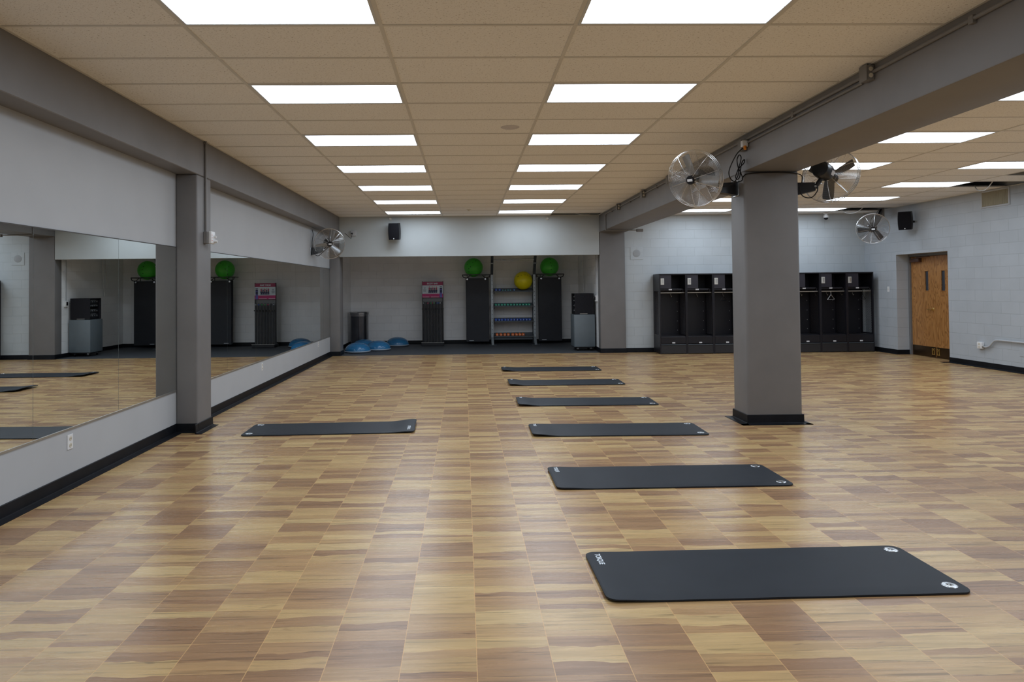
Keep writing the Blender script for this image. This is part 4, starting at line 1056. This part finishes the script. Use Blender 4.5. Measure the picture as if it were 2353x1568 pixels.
# ------------------------------------------------------------------ storage rack with dumbbells, balls and hanging mats
root = thing('storage_rack', 'silver storage rack with four trays and a pull-up bar at the top', 'rack', (1.25, 18.45, 0.004))
SX0, SX1 = 0.655, 1.855   # outer faces
for xa, xb_ in ((0.655, 0.725), (1.785, 1.855)):
    q = MB(); q.box(xa, xb_, 18.40, 18.47, 0.16, 1.93, 0.004); q.build('upright', M_RACK, root)
    q = MB(); P = []
    for (y0, z0) in ((18.40, 1.86), (18.02, 2.38)):
        for dx in (0, 1):
            for dy in (0, 1): P.append((xa if dx == 0 else xb_, y0 + dy * 0.075, z0 + dy * 0.03))
    q.add(P, [(0, 1, 3, 2), (4, 6, 7, 5), (0, 4, 5, 1), (2, 3, 7, 6), (0, 2, 6, 4), (1, 5, 7, 3)]); q.build('top_arm', M_RACKDK, root)
    q = MB(); q.box(xa - 0.006, xb_ + 0.006, 18.10, 18.30, 2.14, 2.165); q.build('arm_collar', M_RACK, root)
    q = MB(); q.add([(xa, 18.40, 0.20), (xb_, 18.40, 0.20), (xb_, 18.47, 0.20), (xa, 18.47, 0.20), (xa + 0.005, 18.13, 0.016), (xb_ - 0.005, 18.13, 0.016), (xb_ - 0.005, 18.24, 0.016), (xa + 0.005, 18.24, 0.016)],
                      [(0, 1, 2, 3), (4, 7, 6, 5), (0, 4, 5, 1), (1, 5, 6, 2), (2, 6, 7, 3), (3, 7, 4, 0)]); q.build('leg', M_RACK, root)
    q = MB(); q.box(xa - 0.07, xb_ + 0.07, 18.10, 18.28, 0.004, 0.016, 0.003); q.build('foot_plate', M_RACKDK, root)
    q = MB(); q.box(xa, xb_, 18.66, 18.72, 0.004, 1.86, 0.004); q.build('rear_upright', M_RACKDK, root)
    q = MB()
    for z in [0.30 + 0.1 * k for k in range(15)]: q.cyl((xa + 0.035, 18.400, z), (xa + 0.035, 18.396, z), 0.010, n=8)
    q.build('bolt_holes', M_BLK, root)
MB().cyl((0.725, 18.14, 2.245), (1.785, 18.14, 2.245), 0.022, n=16).build('pull_up_bar', M_STEEL, root)
TZS = [1.44, 1.045, 0.645, 0.245]
for z in TZS:
    q = MB(); q.box(0.726, 1.784, 18.33, 18.345, z - 0.045, z - 0.008, 0.003); q.box(0.726, 1.784, 18.345, 18.66, z - 0.03, z - 0.018)
    q.box(0.726, 1.784, 18.645, 18.66, z - 0.03, z + 0.06); q.build('tray', M_RACKDK, root)
    q = MB()
    for x in (0.74, 1.77): q.box(x - 0.012, x + 0.012, 18.325, 18.40, z - 0.09, z + 0.03, 0.003)
    q.build('tray_bracket', M_BLKMET, root)
MB().box(0.726, 1.784, 18.40, 18.41, 0.13, 0.20, 0.002).build('kick_panel', M_RACKDK, root)
def hangarm(xa, xb_, xin, label):
    s = -1 if xin > (xa + xb_) / 2 else 1
    q = MB()
    for y in (18.36, 18.66): q.box(xa, xb_, y - 0.012, y + 0.012, 1.852, 1.876, 0.003)
    xe = xa if s < 0 else xb_
    for x in (xa + 0.02, xb_ - 0.02):
        sg = 1 if x < (xa + xb_) / 2 else -1
        q.tube(spline([(x - 0.015 * sg, 18.36, 1.86), (x + 0.01 * sg, 18.355, 1.805), (x + 0.06 * sg, 18.35, 1.785), (x + 0.12 * sg, 18.35, 1.785), (x + 0.17 * sg, 18.355, 1.83), (x + 0.20 * sg, 18.36, 1.86)]), 0.012, 8)
        q.box(x - 0.012, x + 0.012, 18.35, 18.67, 1.852, 1.874)
    q.box(min(xin, xin + 0.03 * s), max(xin, xin + 0.03 * s), 18.41, 18.46, 1.78, 1.876, 0.003)
    q.build('mat_arm', M_BLKMET, root)
    p = MB()
    for x in ((xa + xb_) / 2 - 0.24, (xa + xb_) / 2 + 0.24):
        p.cyl((x, 18.355, 1.745), (x, 18.62, 1.745), 0.011, n=10)
    p.build('mat_peg', M_BLKMET, root)
    for x in ((xa + xb_) / 2 - 0.24, (xa + xb_) / 2 + 0.24):
        k = MB(); k.lathe([(0, 0), (0.024, 0), (0.026, 0.006), (0.022, 0.016), (0, 0.018)], 18); k.xf(Matrix.Translation((x, 18.358, 1.745)) @ Matrix.Rotation(PI / 2, 4, 'X')); k.build('peg_cap', M_STEEL, root)
        l = MB(); l.box(x - 0.008, x + 0.008, 18.60, 18.616, 1.735, 1.86); l.build('peg_link', M_BLKMET, root)
hangarm(-0.10, 0.645, 0.655, '')
hangarm(1.865, 2.61, 1.855, '')
def hmat(x0, x1, y, seed, label, z0=0.09):
    rnd = random.Random(seed); q = MB(); nz = 26; T = 0.013; pts = []
    for k in range(nz + 1):
        z = z0 + (1.775 - z0) * k / nz; t = k / nz
        wob = 0.008 * (1 - t) * math.sin(5 * t + rnd.random() * 0.3 + seed)
        dx = 0.006 * (1 - t) * math.sin(3 * t + seed * 1.7)
        for x in (x0 + dx, x0 + dx + 0.01, (x0 + x1) / 2, x1 + dx - 0.01, x1 + dx): pts.append((x, y + wob, z))
    m = 5; o = len(pts); fs = []
    back = [(x, yy + T, z) for x, yy, z in pts]
    for i in range(nz):
        for k in range(4):
            a = i * m + k; fs.append((a, a + 1, a + m + 1, a + m)); fs.append((o + a, o + a + m, o + a + m + 1, o + a + 1))
        a = i * m; fs.append((a, a + m, o + a + m, o + a)); a = i * m + 4; fs.append((a, o + a, o + a + m, a + m))
    for k in range(4): fs.append((k, o + k, o + k + 1, k + 1)); a = nz * m + k; fs.append((a, a + 1, o + a + 1, o + a))
    q.add(pts + back, fs)
    r = thing('hanging_mat', label, 'exercise mat', ((x0 + x1) / 2, y, z0), 'black mats hanging on the storage rack')
    q.build('foam_sheet', M_FOAMH, r)
    return r
for xs_, nm in (((0.004, 0.598), 'left of the dumbbells'), ((1.935, 2.540), 'right of the dumbbells')):
    for k in range(5):
        rr = hmat(xs_[0] + (0.004 * k) * (-1) ** k, xs_[1] + 0.003 * k, 18.385 + 0.036 * k, k + 1, ('front black mat hanging on the rack, %s' % nm) if k == 0 else ('%s black mat from the front hanging in the stack %s' % (ORD[k], nm)), 0.09 + 0.006 * k)
        if k == 0:
            MB().box(xs_[0] + 0.07, xs_[0] + 0.19, 18.372, 18.376, 0.115, 0.125).build('lettering', M_PRINT, rr)

def ball(c, r, m, label, seed, marks):
    root = thing('stability_ball', label, 'exercise ball', (c[0], c[1], c[2] - r))
    q = MB(); prof = [(r * math.sin(PI * k / 32), -r * math.cos(PI * k / 32)) for k in range(33)]; prof[0] = (0, -r); prof[-1] = (0, r)
    q.lathe(prof, 56, c); q.build('ball', m, root, angle=60)
    q = MB()
    for (az, el, wd, hh) in marks: # azimuth from the camera side, elevation
        n = Vector((math.sin(az) * math.cos(el), -math.cos(az) * math.cos(el), math.sin(el))); t = Vector((0, 0, 1)).cross(n).normalized() * -1; u = n.cross(t)
        pts = []
        for a, b_ in ((-1, -1), (0, -0.4), (1, -1), (0.5, 0.2), (0.8, 1), (-0.2, 0.9), (-1, 0.3)):
            p = (n * r + t * a * wd + u * b_ * hh).normalized() * (r + 0.0012); pts.append(Vector(c) + p)
        q.add(pts, [tuple(range(7))])
    q.build('printed_mark', M_INK, root)
gm = [(-0.35, 0.05, 0.012, 0.016), (-0.55, -0.15, 0.013, 0.013), (-0.1, 0.5, 0.016, 0.01), (0.3, 0.75, 0.02, 0.012), (-0.6, -0.5, 0.014, 0.018), (-0.75, 0.3, 0.012, 0.012)]
ball((0.205, 18.51, 2.062), 0.250, M_GREENB, 'green exercise ball on the rack arm, left of the pull-up bar', 1, gm)
gm2 = [(0.0, 0.85, 0.014, 0.016), (0.02, 0.4, 0.014, 0.016), (0.1, 0.05, 0.013, 0.013), (0.08, -0.35, 0.015, 0.015), (-0.05, 1.1, 0.014, 0.012)]
ball((2.24, 18.51, 2.064), 0.248, M_GREENB, 'green exercise ball on the rack arm, right of the pull-up bar', 2, gm2)
ym = [(-0.75, 0.45, 0.012, 0.016), (-0.30, 0.62, 0.014, 0.009), (0.12, 0.65, 0.032, 0.006), (0.48, 0.62, 0.014, 0.010), (0.85, 0.45, 0.012, 0.014), (-1.15, 0.1, 0.006, 0.016)]
ball((1.530, 18.49, 1.698), 0.2465, M_YELB, 'yellow exercise ball on the top tray of the storage rack', 3, ym)

def dumbbell_mesh(r, L, m, n=6):
    q = MB(); h = L / 2
    for s in (-1, 1):
        y0 = s * h; y1 = s * (h - 0.05)
        ring = lambda y, rr: [(rr * math.cos(2 * PI * k / n + PI / 6), y, rr * math.sin(2 * PI * k / n + PI / 6)) for k in range(n)]
        secs = [ring(y0, r * 0.82), ring(y0 - s * 0.008, r), ring(y1 + s * 0.008, r), ring(y1, r * 0.8)]
        vs = sum(secs, []); fs = [tuple(range(n)), tuple(range(3 * n, 4 * n))] + [(i * n + k, i * n + (k + 1) % n, i * n + n + (k + 1) % n, i * n + n + k) for i in range(3) for k in range(n)]
        q.add(vs, fs, 0)
    q.cyl((0, -h + 0.05, 0), (0, h - 0.05, 0), 0.014, n=12, mi=0)
    q.tube([(0, -h - 0.001, 0), (0, -h + 0.002, 0)], r * 0.25, 8, mi=1)
    return q.mesh('dumbbell', [m, M_PRINT])
DM = {'big': dumbbell_mesh(0.037, 0.21, M_VBLUE), 'teal': dumbbell_mesh(0.024, 0.16, M_VTEAL), 'blue1': dumbbell_mesh(0.030, 0.18, M_VBLUE2), 'green': dumbbell_mesh(0.034, 0.19, M_VGREEN),
      'blue': dumbbell_mesh(0.036, 0.20, M_VBLUE), 'orange': dumbbell_mesh(0.041, 0.21, M_VORANGE)}
def dumbbell(kind, r, x, z, label, group):
    o = bpy.data.objects.new('dumbbell', DM[kind]); COL.objects.link(o); o.location = (x, 18.47, z - 0.018 + r * 0.866); tag(o, label, 'dumbbell', group)
    o.rotation_euler = (0, 0, random.uniform(-0.05, 0.05))
def pxx(px): return (px - 1070) * 18.45 / 1590 - 0.0 + 0.0
top = [('big', 0.037, 1139), ('big', 0.037, 1147.3), ('teal', 0.024, 1154.5), ('teal', 0.024, 1161), ('teal', 0.024, 1167.5), ('teal', 0.024, 1173), ('blue1', 0.030, 1182)]
nmz = {'big': 'large dark blue', 'teal': 'small teal', 'blue1': 'bright blue'}
cnt = {}
for i, (k, r, px) in enumerate(top):
    cnt[k] = cnt.get(k, 0) + 1
    lab = 'bright blue dumbbell beside the yellow ball on the top tray' if k == 'blue1' else '%s %s dumbbell from the left on the top tray' % (ORD[cnt[k] - 1], nmz[k])
    dumbbell(k, r, 0.80 + (px - 1139) * 0.01125, TZS[0], lab, 'dumbbells on the top tray')
for i in range(12): dumbbell('green', 0.034, 0.790 + i * 0.0805, TZS[1], '%s green dumbbell from the left on the second tray' % ORD[i], 'green dumbbells on the second tray')
for i in range(12): dumbbell('blue', 0.036, 0.788 + i * 0.0815, TZS[2], '%s blue dumbbell from the left on the third tray' % ORD[i], 'blue dumbbells on the third tray')
for i, px in enumerate((1141.7, 1150.7, 1159.8, 1167.9, 1178.3, 1186.6, 1194.8, 1202.4)):
    dumbbell('orange', 0.041, 0.815 + (px - 1141.7) * 0.01145, TZS[3], '%s orange dumbbell from the left on the bottom tray' % ORD[i], 'orange dumbbells on the bottom tray')

# ------------------------------------------------------------------ audio cabinet and amplifier case
root = thing('media_cabinet', 'blue grey cabinet on casters beside the right alcove pier', 'cabinet', (2.79, 16.55, 0.004))
q = MB(); q.prism([(2.545, 16.27), (3.028, 16.27), (3.028, 16.80), (2.535, 16.80), (2.50, 16.74), (2.52, 16.33)], 0.10, 0.862); 
q = MB(); q.box(2.540, 3.028, 16.27, 16.82, 0.10, 0.862, 0.006, seg=2); q.build('body', M_CAB, root)
MB().box(2.56, 3.01, 16.30, 16.80, 0.075, 0.10).build('plinth', M_BLK, root)
for x in (2.63, 2.94):
    for y in (16.36, 16.74):
        cs = MB(); cs.cyl((x - 0.012, y, 0.034), (x + 0.012, y, 0.034), 0.030, n=16); c = cs.build('caster', M_BLK, root)
        MB().box(x - 0.02, x + 0.02, y - 0.02, y + 0.02, 0.055, 0.075).build('fork', M_STEEL, c)
root = thing('amplifier_case', 'black carpeted amplifier case standing on the grey cabinet', 'amplifier case', (2.79, 16.55, 0.8625))
q = MB(); cx0, cx1, cy0, cy1, z0, z1 = 2.560, 3.012, 16.29, 16.79, 0.866, 1.360
q.box(cx0, cx1, cy0, cy0 + 0.02, z0, z1, 0.004); q.box(cx0, cx1, cy1 - 0.02, cy1, z0, z1, 0.004); q.box(cx0, cx1, cy0 + 0.02, cy1 - 0.02, z0, z0 + 0.02); q.box(cx0, cx1, cy0 + 0.02, cy1 - 0.02, z1 - 0.02, z1); q.box(cx1 - 0.02, cx1, cy0 + 0.02, cy1 - 0.02, z0 + 0.02, z1 - 0.02)
q.build('case', M_CARPET, root)
MB().box(cx0 + 0.12, cx0 + 0.30, cy0 - 0.004, cy0, z0 + 0.008, z0 + 0.018).build('edge_strip', M_ALU, root)
for k, (za, zb) in enumerate(((0.89, 1.01), (1.02, 1.11), (1.15, 1.22), (1.225, 1.33))):
    u = MB().box(cx0 + 0.045, cx1 - 0.06, cy0 + 0.025, cy1 - 0.025, za, zb, 0.004).build('rack_unit', M_BLKMET, root)
    kn = MB()
    for j in range(4): kn.cyl((cx0 + 0.045, cy0 + 0.08 + j * 0.1, (za + zb) / 2), (cx0 + 0.03, cy0 + 0.08 + j * 0.1, (za + zb) / 2), 0.012 + 0.004 * (j % 2), n=12)
    kn.box(cx0 + 0.041, cx0 + 0.045, cy0 + 0.12, cy0 + 0.34, zb - 0.03, zb - 0.015)
    kn.build('controls', M_KNOB, u)
MB().cyl((cx1, cy0 + 0.03, 1.245), (cx1 + 0.02, cy0 + 0.03, 1.245), 0.012, n=10).build('latch', M_STEEL, root)
# wire mould on the alcove side wall, and hanging cords
root = thing('wire_channel', 'white wire channel and switch box on the right alcove wall', 'wire channel', (3.07, 16.2, 1.2))
MB().box(3.050, 3.0745, 16.18, 16.22, 1.25, 2.43, 0.003).build('channel', M_PANEL, root)
MB().box(3.030, 3.0745, 16.14, 16.26, 1.17, 1.31, 0.004).build('box', M_WPLAST, root)
MB().box(3.024, 3.030, 16.17, 16.23, 1.20, 1.28).build('switch_plate', M_BLK, root)
for k, (xa, xb_, zb, y) in enumerate(((2.99, 3.03, 1.40, 17.7), (3.02, 3.06, 1.62, 17.9))):
    o = MB().tube(spline([(xa, y, 2.44), (xa + 0.005, y, 2.2), (xb_ - 0.005, y + 0.1, zb + 0.3), (xb_, y + 0.15, zb)]), 0.008, 8).build('loose_cable', M_CABLE)
    tag(o, ('long white cord hanging above the amplifier case' if k == 0 else 'shorter white cord hanging nearer the right alcove wall'), 'cord')
